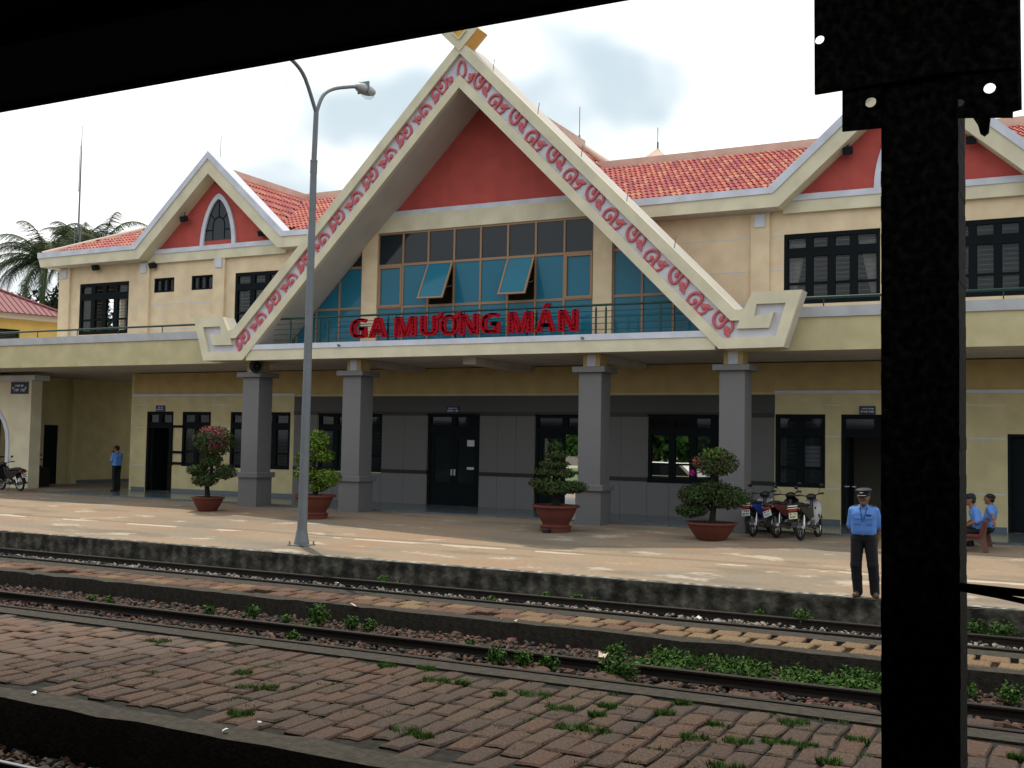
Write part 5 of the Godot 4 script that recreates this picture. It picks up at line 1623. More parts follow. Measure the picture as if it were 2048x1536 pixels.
	if kind == 0 or kind == 3:
		s = S()
		var pink := [Color(0.30, 0.03, 0.12), Color(0.38, 0.06, 0.14), Color(0.22, 0.02, 0.10)]
		if kind == 0:
			leaves(s, up + Vector3(0.42, 1.70, 0.12), Vector3(0.32, 0.36, 0.36), 420, 0.04, pink, g, 0.3)
			leaves(s, up + Vector3(0.12, 2.0, 0.05), Vector3(0.42, 0.14, 0.36), 300, 0.04, [Color(0.34, 0.07, 0.08), Color(0.3, 0.08, 0.1)], g, 0.4)
			leaves(s, up + Vector3(-0.34, 1.82, 0.05), Vector3(0.12, 0.08, 0.1), 40, 0.04, pink, g, 0.4)
		else:
			leaves(s, up + Vector3(-0.42, 1.18, 0.15), Vector3(0.09, 0.09, 0.09), 70, 0.035, [Color(0.42, 0.02, 0.25), Color(0.34, 0.02, 0.2)], g, 0.5)
			leaves(s, up + Vector3(-0.30, 1.44, 0.2), Vector3(0.2, 0.12, 0.12), 90, 0.035, [Color(0.32, 0.10, 0.08), Color(0.25, 0.06, 0.05)], g, 0.5)
			leaves(s, up + Vector3(0.3, 1.5, 0.1), Vector3(0.28, 0.2, 0.2), 120, 0.035, [Color(0.18, 0.05, 0.05)], g, 0.5)
		obj("flowers", s, M.leaf, o)

func ring_pts(r: float, n: int, c: Vector3) -> Array:
	var p := []
	for k in n: p.append(c + Vector3(0, sin(TAU * k / n) * r, cos(TAU * k / n) * r))
	return p

func motorbike(label: String, at: Vector3, turn: float, lean: float, body: Material, shield: Material, o := {}) -> Node3D:   # heads for -z
	var b := thing("motorbike", label, "motorbike", at, turn, o.get("group", ""))
	b.rotation.z = lean
	var s: SurfaceTool
	for z in [-0.62, 0.60]:
		s = S(); tube(s, ring_pts(0.255, 26, Vector3(0, 0.29, z)), 0.038, 8, Vector3.ONE, true)
		var w := obj("wheel", s, M.tyre, b)
		s = S(); tube(s, ring_pts(0.215, 24, Vector3(0, 0.29, z)), 0.012, 6, Vector3(1.6, 1, 1), true)
		for k in 14: rod(s, Vector3(0.025 * (1 if k % 2 else -1), 0.29, z), Vector3(0, 0.29 + sin(TAU * k / 14) * 0.212, z + cos(TAU * k / 14) * 0.212), 0.004, 4)
		obj("rim", s, M.chrome, w)
		s = S(); lathe(s, [Vector2(0, -0.06), Vector2(0.055, -0.06), Vector2(0.065, 0), Vector2(0.055, 0.06), Vector2(0, 0.06)], 12, Transform3D(Basis(Vector3.BACK, PI / 2), Vector3(0, 0.29, z)))
		obj("hub", s, M.alloy, w)
		# mudguards
		s = S()
		var n := 9
		for k in n:
			var a0 := deg_to_rad(20.0 + 130.0 * k / n); var a1 := deg_to_rad(20.0 + 130.0 * (k + 1) / n)
			if z > 0: a0 = deg_to_rad(5.0 + 120.0 * k / n); a1 = deg_to_rad(5.0 + 120.0 * (k + 1) / n)
			var r := 0.325
			var hw := 0.062
			var p := [Vector3(-hw, 0.29 + sin(a0) * r, z + cos(a0) * r), Vector3(hw, 0.29 + sin(a0) * r, z + cos(a0) * r), Vector3(hw, 0.29 + sin(a1) * r, z + cos(a1) * r), Vector3(-hw, 0.29 + sin(a1) * r, z + cos(a1) * r)]
			quad(s, p[0], p[1], p[2], p[3]); quad(s, p[3] - Vector3(0, 0.01, 0), p[2] - Vector3(0, 0.01, 0), p[1] - Vector3(0, 0.01, 0), p[0] - Vector3(0, 0.01, 0))
			for e in [-1.0, 1.0]:
				quad(s, Vector3(e * hw, p[0].y, p[0].z), Vector3(e * hw, p[0].y - 0.05, p[0].z), Vector3(e * hw, p[2].y - 0.05, p[2].z), Vector3(e * hw, p[2].y, p[2].z))
		obj("mudguard", s, body if z < 0 else M.black_plastic, b)
	s = S()   # fork, frame tube, swing arm
	for e in [-0.085, 0.085]:
		rod(s, Vector3(e, 0.29, -0.62), Vector3(e * 0.8, 0.72, -0.44), 0.022, 8)
		rod(s, Vector3(e, 0.30, 0.60), Vector3(e, 0.32, 0.10), 0.018, 6)
	tube(s, smooth([Vector3(0, 0.86, -0.42), Vector3(0, 0.55, -0.28), Vector3(0, 0.46, 0.0), Vector3(0, 0.60, 0.3), Vector3(0, 0.66, 0.75)]), 0.045, 8)
	obj("frame", s, M.black_plastic, b)
	s = S()
	for e in [-0.10, 0.10]:
		rod(s, Vector3(e, 0.31, 0.58), Vector3(e, 0.64, 0.46), 0.026, 8)
		rod(s, Vector3(e, 0.31, 0.58), Vector3(e, 0.50, 0.51), 0.034, 8)
	obj("shock_absorber", s, M.chrome, b)
	s = S(); ell(s, Vector3(0, 0.34, -0.05), Vector3(0.13, 0.13, 0.19), 12); bevel(s, Vector3(0, 0.36, -0.22), Vector3(0.15, 0.15, 0.16), 0.02); lathe(s, [Vector2(0, -0.15), Vector2(0.08, -0.15), Vector2(0.08, 0.15), Vector2(0, 0.15)], 12, Transform3D(Basis(Vector3.BACK, PI / 2), Vector3(0, 0.32, 0.02)))
	obj("engine", s, M.alloy, b)
	s = S(); tube(s, smooth([Vector3(0.10, 0.34, -0.2), Vector3(0.14, 0.22, -0.1), Vector3(0.15, 0.20, 0.15), Vector3(0.15, 0.24, 0.35), Vector3(0.16, 0.30, 0.80)]), [0.018, 0.018, 0.018, 0.018, 0.018, 0.02, 0.03, 0.045, 0.045, 0.045, 0.045, 0.045, 0.04], 8)
	obj("exhaust", s, M.chrome, b)
	s = S()   # leg shield: a curved upright sheet
	var n2 := 8
	for k in n2:
		var u0 := -1.0 + 2.0 * k / n2; var u1 := -1.0 + 2.0 * (k + 1) / n2
		var prev0 := []; var prev1 := []
		for r in [[0.34, 0.16, -0.18], [0.50, 0.235, -0.26], [0.70, 0.245, -0.36], [0.86, 0.19, -0.44], [0.93, 0.09, -0.47]]:
			prev0.append(Vector3(u0 * r[1], r[0], r[2] - 0.10 * (1.0 - u0 * u0))); prev1.append(Vector3(u1 * r[1], r[0], r[2] - 0.10 * (1.0 - u1 * u1)))
		for r in 4:
			quad(s, prev0[r], prev1[r], prev1[r + 1], prev0[r + 1])
			var d := Vector3(0, 0, -0.012)
			quad(s, prev1[r] + d, prev0[r] + d, prev0[r + 1] + d, prev1[r + 1] + d)
	var ls := obj("leg_shield", s, shield, b)
	s = S(); ell(s, Vector3(0.20, 0.52, -0.25), Vector3(0.02, 0.05, 0.02), 8); obj("reflector", s, M.black_plastic, ls)
	s = S()   # tail and side panels
	for e in [-1.0, 1.0]:
		prism(s, PackedVector2Array([Vector2(0.05, 0.5), Vector2(-0.32, 0.48), Vector2(-0.80, 0.72), Vector2(-0.82, 0.78), Vector2(-0.2, 0.74), Vector2(0.08, 0.68)]), e * 0.13 - 0.018, e * 0.13 + 0.018, Transform3D(Basis(Vector3(0, 0, -1), Vector3(0, 1, 0), Vector3(1, 0, 0)), Vector3.ZERO))
	obj("side_panel", s, body, b)
	s = S(); ell(s, Vector3(0, 0.78, 0.10), Vector3(0.13, 0.055, 0.20), 12); ell(s, Vector3(0, 0.81, 0.48), Vector3(0.135, 0.065, 0.30), 12)
	obj("seat", s, M.seat_black, b)
	s = S(); ell(s, Vector3(0, 0.76, 0.78), Vector3(0.13, 0.075, 0.12), 12); obj("tail_cowl", s, M.black_plastic, b)
	s = S(); bevel(s, Vector3(0, 0.705, 0.885), Vector3(0.17, 0.055, 0.05), 0.012); obj("tail_lamp", s, M.red_lens, b)
	if o.get("chrome_tail", true):
		s = S(); bevel(s, Vector3(0, 0.80, 0.885), Vector3(0.22, 0.022, 0.03), 0.005); bevel(s, Vector3(0, 0.750, 0.895), Vector3(0.22, 0.014, 0.02), 0.004); obj("tail_trim", s, M.chrome_white, b)
	s = S(); bevel(s, Vector3.ZERO, Vector3(0.20, 0.15, 0.008), 0.003, Transform3D(Basis(Vector3.RIGHT, -0.25) * Basis(Vector3.BACK, o.get("plate_tilt", 0.0)), Vector3(0, 0.58, 0.92)))
	var pl := obj("licence_plate", s, o.get("plate", M.plate_white), b)
	s = S()
	var g := RandomNumberGenerator.new()
	g.seed = int(at.x * 100)
	for row in [0.035, -0.035]: plate_lines(s, -0.075, 0.07, row, 0.045, 0.005, g)
	var pm := obj("plate_strokes", s, M.plate_ink, pl)
	pm.transform = Transform3D(Basis(Vector3.RIGHT, -0.25) * Basis(Vector3.BACK, o.get("plate_tilt", 0.0)), Vector3(0, 0.58, 0.92))
	s = S(); ell(s, Vector3(0, 0.97, -0.45), Vector3(0.12, 0.085, 0.13), 12); obj("handlebar_cowl", s, M.black_plastic, b)
	s = S(); ell(s, Vector3(0, 0.95, -0.56), Vector3(0.085, 0.075, 0.05), 12); obj("headlight", s, M.clear_glass, b)
	s = S(); tube(s, smooth([Vector3(-0.34, 1.03, -0.30), Vector3(-0.2, 1.02, -0.38), Vector3(0, 0.98, -0.43), Vector3(0.2, 1.02, -0.38), Vector3(0.34, 1.03, -0.30)]), 0.014, 8)
	obj("handlebar", s, M.black_plastic, b)
	for e in [-1.0, 1.0]:
		s = S(); rod(s, Vector3(e * 0.24, 1.03, -0.36), Vector3(e * 0.36, 1.03, -0.29), 0.021, 8); obj("grip", s, M.seat_black, b)
		if e < 0 and not o.get("mirror", true): continue
		s = S(); tube(s, smooth([Vector3(e * 0.2, 1.02, -0.38), Vector3(e * 0.24, 1.12, -0.38), Vector3(e * 0.30, 1.19, -0.36)]), 0.007, 5); ell(s, Vector3(e * 0.31, 1.22, -0.36), Vector3(0.055, 0.04, 0.012), 10)
		obj("mirror", s, M.black_plastic, b)
		s = S(); rod(s, Vector3(e * 0.06, 0.30, 0.05), Vector3(e * 0.26, 0.29, 0.05), 0.018, 6); obj("foot_peg", s, M.seat_black, b)
	s = S(); rod(s, Vector3(-0.08, 0.28, 0.12), Vector3(-0.22, 0.0, 0.10), 0.012, 5); obj("side_stand", s, M.black_plastic, b)
	s = S()
	for e in [-1.0, 1.0]:
		ell(s, Vector3(e * 0.13, 0.73, 0.86), Vector3(0.03, 0.028, 0.035), 8)
	obj("indicator", s, M.amber_lens, b)
	return b

func build_platform_things() -> void:
	mat("terracotta", Color(0.13, 0.034, 0.024), 0.75, T.stain, 1.2)
	mat("bonsai_bark", Color(0.07, 0.055, 0.042), 0.9, T.rough, 4.0)
	mat("tyre", Color(0.014, 0.014, 0.015), 0.85)
	metal("chrome", Color(0.45, 0.45, 0.46), 0.25)
	mat("chrome_white", Color(0.8, 0.8, 0.8), 0.25)
	metal("alloy", Color(0.25, 0.25, 0.26), 0.5)
	mat("seat_black", Color(0.012, 0.012, 0.013), 0.55)
	mat("red_lens", Color(0.30, 0.03, 0.02), 0.3)
	mat("amber_lens", Color(0.30, 0.10, 0.02), 0.3)
	mat("plate_white", Color(0.55, 0.56, 0.58), 0.5)
	mat("plate_yellow", Color(0.55, 0.50, 0.33), 0.5)
	mat("plate_ink", Color(0.05, 0.05, 0.06), 0.6)
	mat("bike_blue", Color(0.015, 0.04, 0.25), 0.3)
	mat("bike_white", Color(0.55, 0.56, 0.55), 0.4)
	mat("bike_maroon", Color(0.10, 0.025, 0.025), 0.4)
	mat("bike_black", Color(0.015, 0.015, 0.018), 0.3)
	mat("bike_cream", Color(0.50, 0.47, 0.36), 0.5)

	pot_plant(Vector3(-7.55, py(1.2), 1.2), "pink-flowering bonsai in a plain terracotta bowl left of the leftmost column", 0, 71)
	pot_plant(Vector3(-3.45, py(1.5), 1.5), "yellow-green bonsai in a footed terracotta pot behind the lamp post", 1, 72)
	pot_plant(Vector3(3.75, py(1.25), 1.25), "dark tiered bonsai in a footed terracotta pot before the third column", 2, 73)
	pot_plant(Vector3(7.65, py(1.1), 1.1), "two-storey bonsai with a magenta flower in a wide terracotta bowl beside the motorbikes", 3, 74)
	var s := S(); bevel(s, Vector3(0, 0.05, 0), Vector3(0.16, 0.10, 0.12), 0.02)
	var br := obj("prop_block", s, M.black_stone)
	br.position = Vector3(3.72, py(1.68), 1.70)
	tag(br, "small dark block under the front of the tiered bonsai's pot", "block")

	var grp := "motorbikes parked before the right-hand column"
	motorbike("motorbike with a blue side panel and white leg shield, nearest the column", Vector3(8.42, py(-0.5), -0.55), deg_to_rad(-6), 0.12, M.bike_blue, M.bike_white, {"group": grp})
	motorbike("dark maroon motorbike with a tilted white plate, middle of the three by the column", Vector3(9.02, py(-0.6), -0.62), deg_to_rad(-12), 0.16, M.bike_maroon, M.bike_black, {"group": grp, "chrome_tail": false, "plate_tilt": 0.25})
	motorbike("motorbike with a white leg shield and yellowish plate, rightmost of the three by the column", Vector3(9.60, py(-0.3), -0.32), deg_to_rad(-7), 0.13, M.bike_black, M.bike_white, {"group": grp, "plate": M.plate_yellow, "mirror": true})
	motorbike("black motorbike parked before the arched wing at the far left", Vector3(-19.75, py(-1.6), -1.75), deg_to_rad(82), 0.10, M.bike_black, M.bike_black, {"chrome_tail": false})
	motorbike("dark motorbike standing in the shade by the passage door", Vector3(-22.0, -0.02, -4.7), deg_to_rad(62), 0.10, M.bike_black, M.bike_black, {"chrome_tail": false})
	s = S(); bevel(s, Vector3(0, 0.36, 0), Vector3(0.5, 0.72, 0.45), 0.02)
	var bin := thing("crate", "black box beside the dark motorbike at the passage door", "box", Vector3(-21.35, -0.03, -4.35))
	obj("box", s, M.black_plastic, bin)
	s = S(); bevel(s, Vector3(0, 0.74, 0), Vector3(0.54, 0.05, 0.49), 0.01); obj("lid", s, M.black_plastic, bin)
	# helmet on the middle motorbike
	var hm := thing("helmet", "brown helmet hanging at the right side of the middle motorbike", "helmet", Vector3(9.30, 0.62, -0.55))
	s = S(); ell(s, Vector3.ZERO, Vector3(0.13, 0.14, 0.15), 14); obj("shell", s, mat("helmet_brown", Color(0.09, 0.075, 0.06), 0.35), hm)
	s = S(); tube(s, ring_pts(0.135, 16, Vector3.ZERO), 0.012, 5, Vector3.ONE, true); obj("rim", s, M.black_plastic, hm)

	# red terrazzo bench
	mat("bench_red", Color(0.25, 0.055, 0.035), 0.7, T.granite, 2.5)
	mat("bench_pink", Color(0.30, 0.155, 0.125), 0.75, T.granite, 2.5)
	var bn := thing("bench", "red terrazzo bench with pink side panels on which two people sit", "bench", Vector3(13.22, py(0.0) - 0.005, -0.1), deg_to_rad(-90))
	var yz := Basis(Vector3(0, 0, 1), Vector3(0, 1, 0), Vector3(-1, 0, 0))
	for e in [-0.64, 0.64]:
		s = S()
		prism(s, PackedVector2Array([Vector2(-0.30, 0.0), Vector2(-0.20, 0.0), Vector2(-0.10, 0.22), Vector2(0.02, 0.25), Vector2(0.13, 0.22), Vector2(0.17, 0.0), Vector2(0.27, 0.0), Vector2(0.25, 0.30), Vector2(-0.10, 0.33), Vector2(-0.21, 0.67), Vector2(-0.29, 0.67), Vector2(-0.24, 0.32)]), -0.05, 0.05, Transform3D(yz, Vector3(e, 0, 0)))
		obj("side_panel", s, M.bench_pink, bn)
	s = S(); bevel(s, Vector3(0, 0.345, 0.06), Vector3(1.5, 0.055, 0.42), 0.012); obj("seat", s, M.bench_red, bn)
	s = S(); bevel(s, Vector3(0, 0.0, 0), Vector3(1.5, 0.32, 0.06), 0.015, Transform3D(Basis(Vector3.RIGHT, -0.28), Vector3(0, 0.515, -0.185))); obj("backrest", s, M.bench_red, bn)

# ---------------------------------------------------------------- people: one skin meshed from tapered bones
# a bone is [from, to, radius, radius, colour, blend]
func flesh(s: SurfaceTool, bones: Array, cell: float) -> void:
	var lo := Vector3.ONE * 1e9; var hi := -lo
	for b in bones:
		var r: float = maxf(b[2], b[3]) + cell * 3.0
		for q in [b[0], b[1]]:
			lo = lo.min(q - Vector3.ONE * r); hi = hi.max(q + Vector3.ONE * r)
	var n := Vector3i(((hi - lo) / cell).ceil()) + Vector3i.ONE
	var nx := n.x; var ny := n.y; var nz := n.z
	var f := PackedFloat32Array(); f.resize(nx * ny * nz); f.fill(10.0)
	var best := PackedFloat32Array(); best.resize(nx * ny * nz); best.fill(10.0)
	var who := PackedInt32Array(); who.resize(nx * ny * nz)
	for bi in bones.size():
		var b: Array = bones[bi]
		var a: Vector3 = b[0]; var e: Vector3 = b[1] - a
		var ra: float = b[2]; var rb: float = b[3]
		var k: float = b[5] if b.size() > 5 else 0.03
		var m := maxf(ra, rb) + k * 1.5 + cell * 2.0
		var p0 := Vector3i(((a.min(b[1]) - Vector3.ONE * m - lo) / cell).floor()).clamp(Vector3i.ZERO, n - Vector3i.ONE)
		var p1 := Vector3i(((a.max(b[1]) + Vector3.ONE * m - lo) / cell).ceil()).clamp(Vector3i.ZERO, n - Vector3i.ONE)
		var ee := maxf(e.length_squared(), 1e-9)
		for z in range(p0.z, p1.z + 1):
			for y in range(p0.y, p1.y + 1):
				var row := (z * ny + y) * nx
				for x in range(p0.x, p1.x + 1):
					var p := lo + Vector3(x, y, z) * cell - a
					var t := clampf(p.dot(e) / ee, 0.0, 1.0)
					var d := (p - e * t).length() - lerpf(ra, rb, t)
					var i := row + x
					if d < best[i]:
						best[i] = d; who[i] = bi
					var o := f[i]
					var h := maxf(k - absf(o - d), 0.0) / k
					f[i] = minf(o, d) - h * h * k * 0.25
	var at := PackedInt32Array(); at.resize(nx * ny * nz); at.fill(-1)
	var vs := PackedVector3Array(); var cs := []
	var off := [0, 1, nx, nx + 1, nx * ny, nx * ny + 1, nx * ny + nx, nx * ny + nx + 1]
	var cor := [Vector3(0, 0, 0), Vector3(1, 0, 0), Vector3(0, 1, 0), Vector3(1, 1, 0), Vector3(0, 0, 1), Vector3(1, 0, 1), Vector3(0, 1, 1), Vector3(1, 1, 1)]
	var edges := [0, 1, 0, 2, 0, 4, 1, 3, 1, 5, 2, 3, 2, 6, 3, 7, 4, 5, 4, 6, 5, 7, 6, 7]
	for z in nz - 1:
		for y in ny - 1:
			for x in nx - 1:
				var i := (z * ny + y) * nx + x
				var f0 := f[i]
				if f0 > cell * 2.0 or f0 < -cell * 2.0: continue
				var ins := 0
				for k in 8:
					if f[i + off[k]] < 0.0: ins += 1
				if ins == 0 or ins == 8: continue
				var sum := Vector3.ZERO
				var c := 0
				for k in range(0, 24, 2):
					var va := f[i + off[edges[k]]]; var vb := f[i + off[edges[k + 1]]]
					if (va < 0.0) != (vb < 0.0):
						sum += cor[edges[k]].lerp(cor[edges[k + 1]], va / (va - vb))
						c += 1
				at[i] = vs.size()
				vs.append(lo + (Vector3(x, y, z) + sum / c) * cell)
				cs.append(bones[who[i]][4])
	var idx := PackedInt32Array()
	var sx := 1; var sy := nx; var sz := nx * ny
	for z in range(1, nz - 1):
		for y in range(1, ny - 1):
			for x in range(1, nx - 1):
				var i := (z * ny + y) * nx + x
				var ins := f[i] < 0.0
				for ax in 3:
					var j: int = i + [sx, sy, sz][ax]
					if (f[j] < 0.0) == ins: continue
					var u: int = [sy, sz, sx][ax]; var v: int = [sz, sx, sy][ax]
					var q := [at[i - u - v], at[i - v], at[i], at[i - u]]
					if q.min() < 0: continue
					if ins: idx.append_array(PackedInt32Array([q[0], q[1], q[2], q[0], q[2], q[3]]))
					else: idx.append_array(PackedInt32Array([q[0], q[2], q[1], q[0], q[3], q[2]]))
	var ns := PackedVector3Array(); ns.resize(vs.size())
	for k in range(0, idx.size(), 3):
		var w := (vs[idx[k + 1]] - vs[idx[k]]).cross(vs[idx[k + 2]] - vs[idx[k]])
		for m in 3: ns[idx[k + m]] += w
	for k in range(0, idx.size(), 3):
		for m in [0, 2, 1]:
			var q := idx[k + m]
			s.set_color(cs[q]); s.set_normal(ns[q].normalized()); s.add_vertex(vs[q])

const SKIN := Color(0.20, 0.105, 0.062)
const SHIRT := Color(0.085, 0.21, 0.55)
const DARK := Color(0.0045, 0.005, 0.008)
const SHOE := Color(0.10, 0.055, 0.030)

func limb(r: Array, pts: Array, rad: Array, cols: Array, k := 0.02) -> void:
	for i in pts.size() - 1: r.append([pts[i], pts[i + 1], rad[i], rad[i + 1], cols[i], k])

func hand_bones(wrist: Vector3, fwd: Vector3, palm: Vector3, curl: float, thumb_side: float, col := SKIN) -> Array:
	var r := []
	fwd = fwd.normalized()
	var side := fwd.cross(palm).normalized()
	palm = side.cross(fwd).normalized()
	var knuckle := wrist + fwd * 0.085
	for i in 4:
		var o := (i - 1.5) * 0.019
		r.append([wrist + side * o * 0.6 + fwd * 0.01, knuckle + side * o, 0.014, 0.0125, col, 0.012])
		var L: float = [0.066, 0.074, 0.070, 0.054][i if thumb_side > 0 else 3 - i]
		var d := (fwd * cos(curl) + palm * sin(curl)).normalized()
		var d2 := (fwd * cos(curl * 2.1) + palm * sin(curl * 2.1)).normalized()
		var m := knuckle + side * o * 1.08 + d * L * 0.55
		r.append([knuckle + side * o, m, 0.0100, 0.0090, col, 0.006])
		r.append([m, m + d2 * L * 0.5, 0.0090, 0.0075, col, 0.006])
	var tb := wrist + side * -0.026 * thumb_side + fwd * 0.028
	var tm := tb + (side * -0.7 * thumb_side + fwd * 0.7 + palm * 0.25).normalized() * 0.036
	r.append([wrist + fwd * 0.015, tb, 0.014, 0.013, col, 0.012])
	r.append([tb, tm, 0.0115, 0.0100, col, 0.008])
	r.append([tm, tm + (side * -0.25 * thumb_side + fwd * 0.9 + palm * 0.3).normalized() * 0.028, 0.0095, 0.008, col, 0.006])
	return r

func head_bones(c: Vector3, b: Basis) -> Array:   # c is the middle of the skull, b.z the way the face looks
	var r := []
	var q := func(x: float, y: float, z: float) -> Vector3: return c + b * Vector3(x, y, z)
	r.append([q.call(0, 0.025, -0.025), q.call(0, 0.015, 0.015), 0.082, 0.078, SKIN, 0.03])
	r.append([q.call(0, -0.03, 0.025), q.call(0, -0.075, 0.045), 0.062, 0.042, SKIN, 0.03])
	r.append([q.call(-0.035, -0.055, 0.015), q.call(0.0, -0.088, 0.058), 0.034, 0.024, SKIN, 0.02])
	r.append([q.call(0.035, -0.055, 0.015), q.call(0.0, -0.088, 0.058), 0.034, 0.024, SKIN, 0.02])
	r.append([q.call(0, 0.012, 0.085), q.call(0, -0.022, 0.102), 0.010, 0.014, SKIN, 0.012])
	for e in [-1.0, 1.0]:
		r.append([q.call(e * 0.078, 0.015, -0.012), q.call(e * 0.076, -0.025, -0.006), 0.016, 0.011, SKIN, 0.008])
		r.append([q.call(e * 0.042, -0.02, 0.058), q.call(e * 0.05, -0.02, 0.04), 0.026, 0.026, SKIN, 0.02])
		r.append([q.call(e * 0.014, 0.026, 0.088), q.call(e * 0.05, 0.026, 0.070), 0.012, 0.012, SKIN, 0.012])
	r.append([q.call(-0.018, -0.052, 0.080), q.call(0.018, -0.052, 0.080), 0.010, 0.010, Color(0.16, 0.06, 0.045), 0.008])
	r.append([q.call(0, -0.05, -0.02), q.call(0, -0.16, -0.035), 0.058, 0.056, SKIN, 0.03])
	return r

func face_bits(o: Node, c: Vector3, b: Basis) -> void:
	var s := S()
	var t := Transform3D(b, c)
	for e in [-1.0, 1.0]:
		ell(s, Vector3(e * 0.030, 0.006, 0.084), Vector3(0.013, 0.006, 0.006), 8, t)
		tube(s, [t * Vector3(e * 0.014, 0.026, 0.098), t * Vector3(e * 0.032, 0.031, 0.094), t * Vector3(e * 0.050, 0.025, 0.082)], 0.0045, 5)
	obj("eye", s, M.seat_black, o)

func hair(o: Node, c: Vector3, b: Basis, full: bool, sd: int) -> void:
	var g := RandomNumberGenerator.new()
	g.seed = sd
	var s := S()
	var t := Transform3D(b, c)
	ell(s, Vector3(0, 0.045, -0.022), Vector3(0.090, 0.075, 0.105), 16, t)
	ell(s, Vector3(0, -0.015, -0.055), Vector3(0.082, 0.075, 0.065), 14, t)
	if full:
		for i in 260:   # short locks
			var d := Vector3(g.randfn(), absf(g.randfn()) * 0.9 - 0.1, g.randfn() - 0.35).normalized()
			var p := Vector3(0, 0.03, -0.02) + d * Vector3(0.088, 0.082, 0.104)
			var w := d.cross(Vector3(g.randfn(), g.randfn(), g.randfn())).normalized()
			tri(s, t * (p - w * 0.012), t * (p + w * 0.012), t * (p + d * 0.016 + w * g.randfn() * 0.03 + Vector3(0, -0.012, 0)))
	obj("hair", s, M.hair, o)

func cap(o: Node, c: Vector3, b: Basis, peaked: bool) -> void:
	var t := Transform3D(b * Basis(Vector3.RIGHT, 0.10), c)
	var s := S()
	if peaked: lathe(s, [Vector2(0.094, 0.035), Vector2(0.096, 0.08), Vector2(0.108, 0.095), Vector2(0.128, 0.118), Vector2(0.128, 0.126), Vector2(0.09, 0.142), Vector2(0.0, 0.146)], 24, t * Transform3D(Basis.from_scale(Vector3(1, 1, 1.12)), Vector3(0, 0, -0.012)))
	else: lathe(s, [Vector2(0.096, 0.03), Vector2(0.099, 0.06), Vector2(0.092, 0.105), Vector2(0.06, 0.135), Vector2(0, 0.146)], 24, t * Transform3D(Basis.from_scale(Vector3(1, 1, 1.12)), Vector3(0, 0, -0.012)))
	var cp := obj("cap", s, M.cap_navy, o)
	s = S()
	var n := 10
	for i in n:
		var a0 := deg_to_rad(lerpf(200, 340, float(i) / n)); var a1 := deg_to_rad(lerpf(200, 340, float(i + 1) / n))
		var in0 := Vector3(cos(a0) * 0.094, 0.042, -sin(a0) * 0.105 - 0.012); var in1 := Vector3(cos(a1) * 0.094, 0.042, -sin(a1) * 0.105 - 0.012)
		var k0 := sin(PI * i / n); var k1 := sin(PI * (i + 1) / n)
		var ou0 := in0 + Vector3(cos(a0) * 0.01, -0.022 * k0, 0.062 * k0); var ou1 := in1 + Vector3(cos(a1) * 0.01, -0.022 * k1, 0.062 * k1)
		quad(s, t * in0, t * ou0, t * ou1, t * in1)
		var d := Vector3(0, -0.006, 0)
		quad(s, t * (in1 + d), t * (ou1 + d), t * (ou0 + d), t * (in0 + d))
		quad(s, t * (ou0 + d), t * (ou1 + d), t * ou1, t * ou0)
	obj("visor", s, M.black_plastic, cp)
	if peaked:
		s = S()
		ell(s, Vector3(0, 0.088, 0.112), Vector3(0.010, 0.011, 0.006), 8, t)
		for e in [-1.0, 1.0]: tube(s, [t * Vector3(0, 0.086, 0.113), t * Vector3(e * 0.022, 0.092, 0.110), t * Vector3(e * 0.036, 0.099, 0.104)], [0.006, 0.006, 0.002], 5)
		obj("cap_badge", s, M.chrome_white, cp)
		s = S(); tube(s, [t * Vector3(-0.06, 0.046, 0.083), t * Vector3(-0.03, 0.045, 0.102), t * Vector3(0.03, 0.045, 0.102), t * Vector3(0.06, 0.046, 0.083)], 0.005, 5); obj("cap_strap", s, M.chrome_white, cp)

func strip(s: SurfaceTool, pts: Array, nor: Vector3, w: float) -> void:
	for i in pts.size() - 1:
		var d: Vector3 = (pts[i + 1] - pts[i]).normalized()
		var sd := d.cross(nor).normalized() * w / 2
		quad(s, pts[i] - sd, pts[i] + sd, pts[i + 1] + sd, pts[i + 1] - sd)
		quad(s, pts[i + 1] - sd, pts[i + 1] + sd, pts[i] + sd, pts[i] - sd)

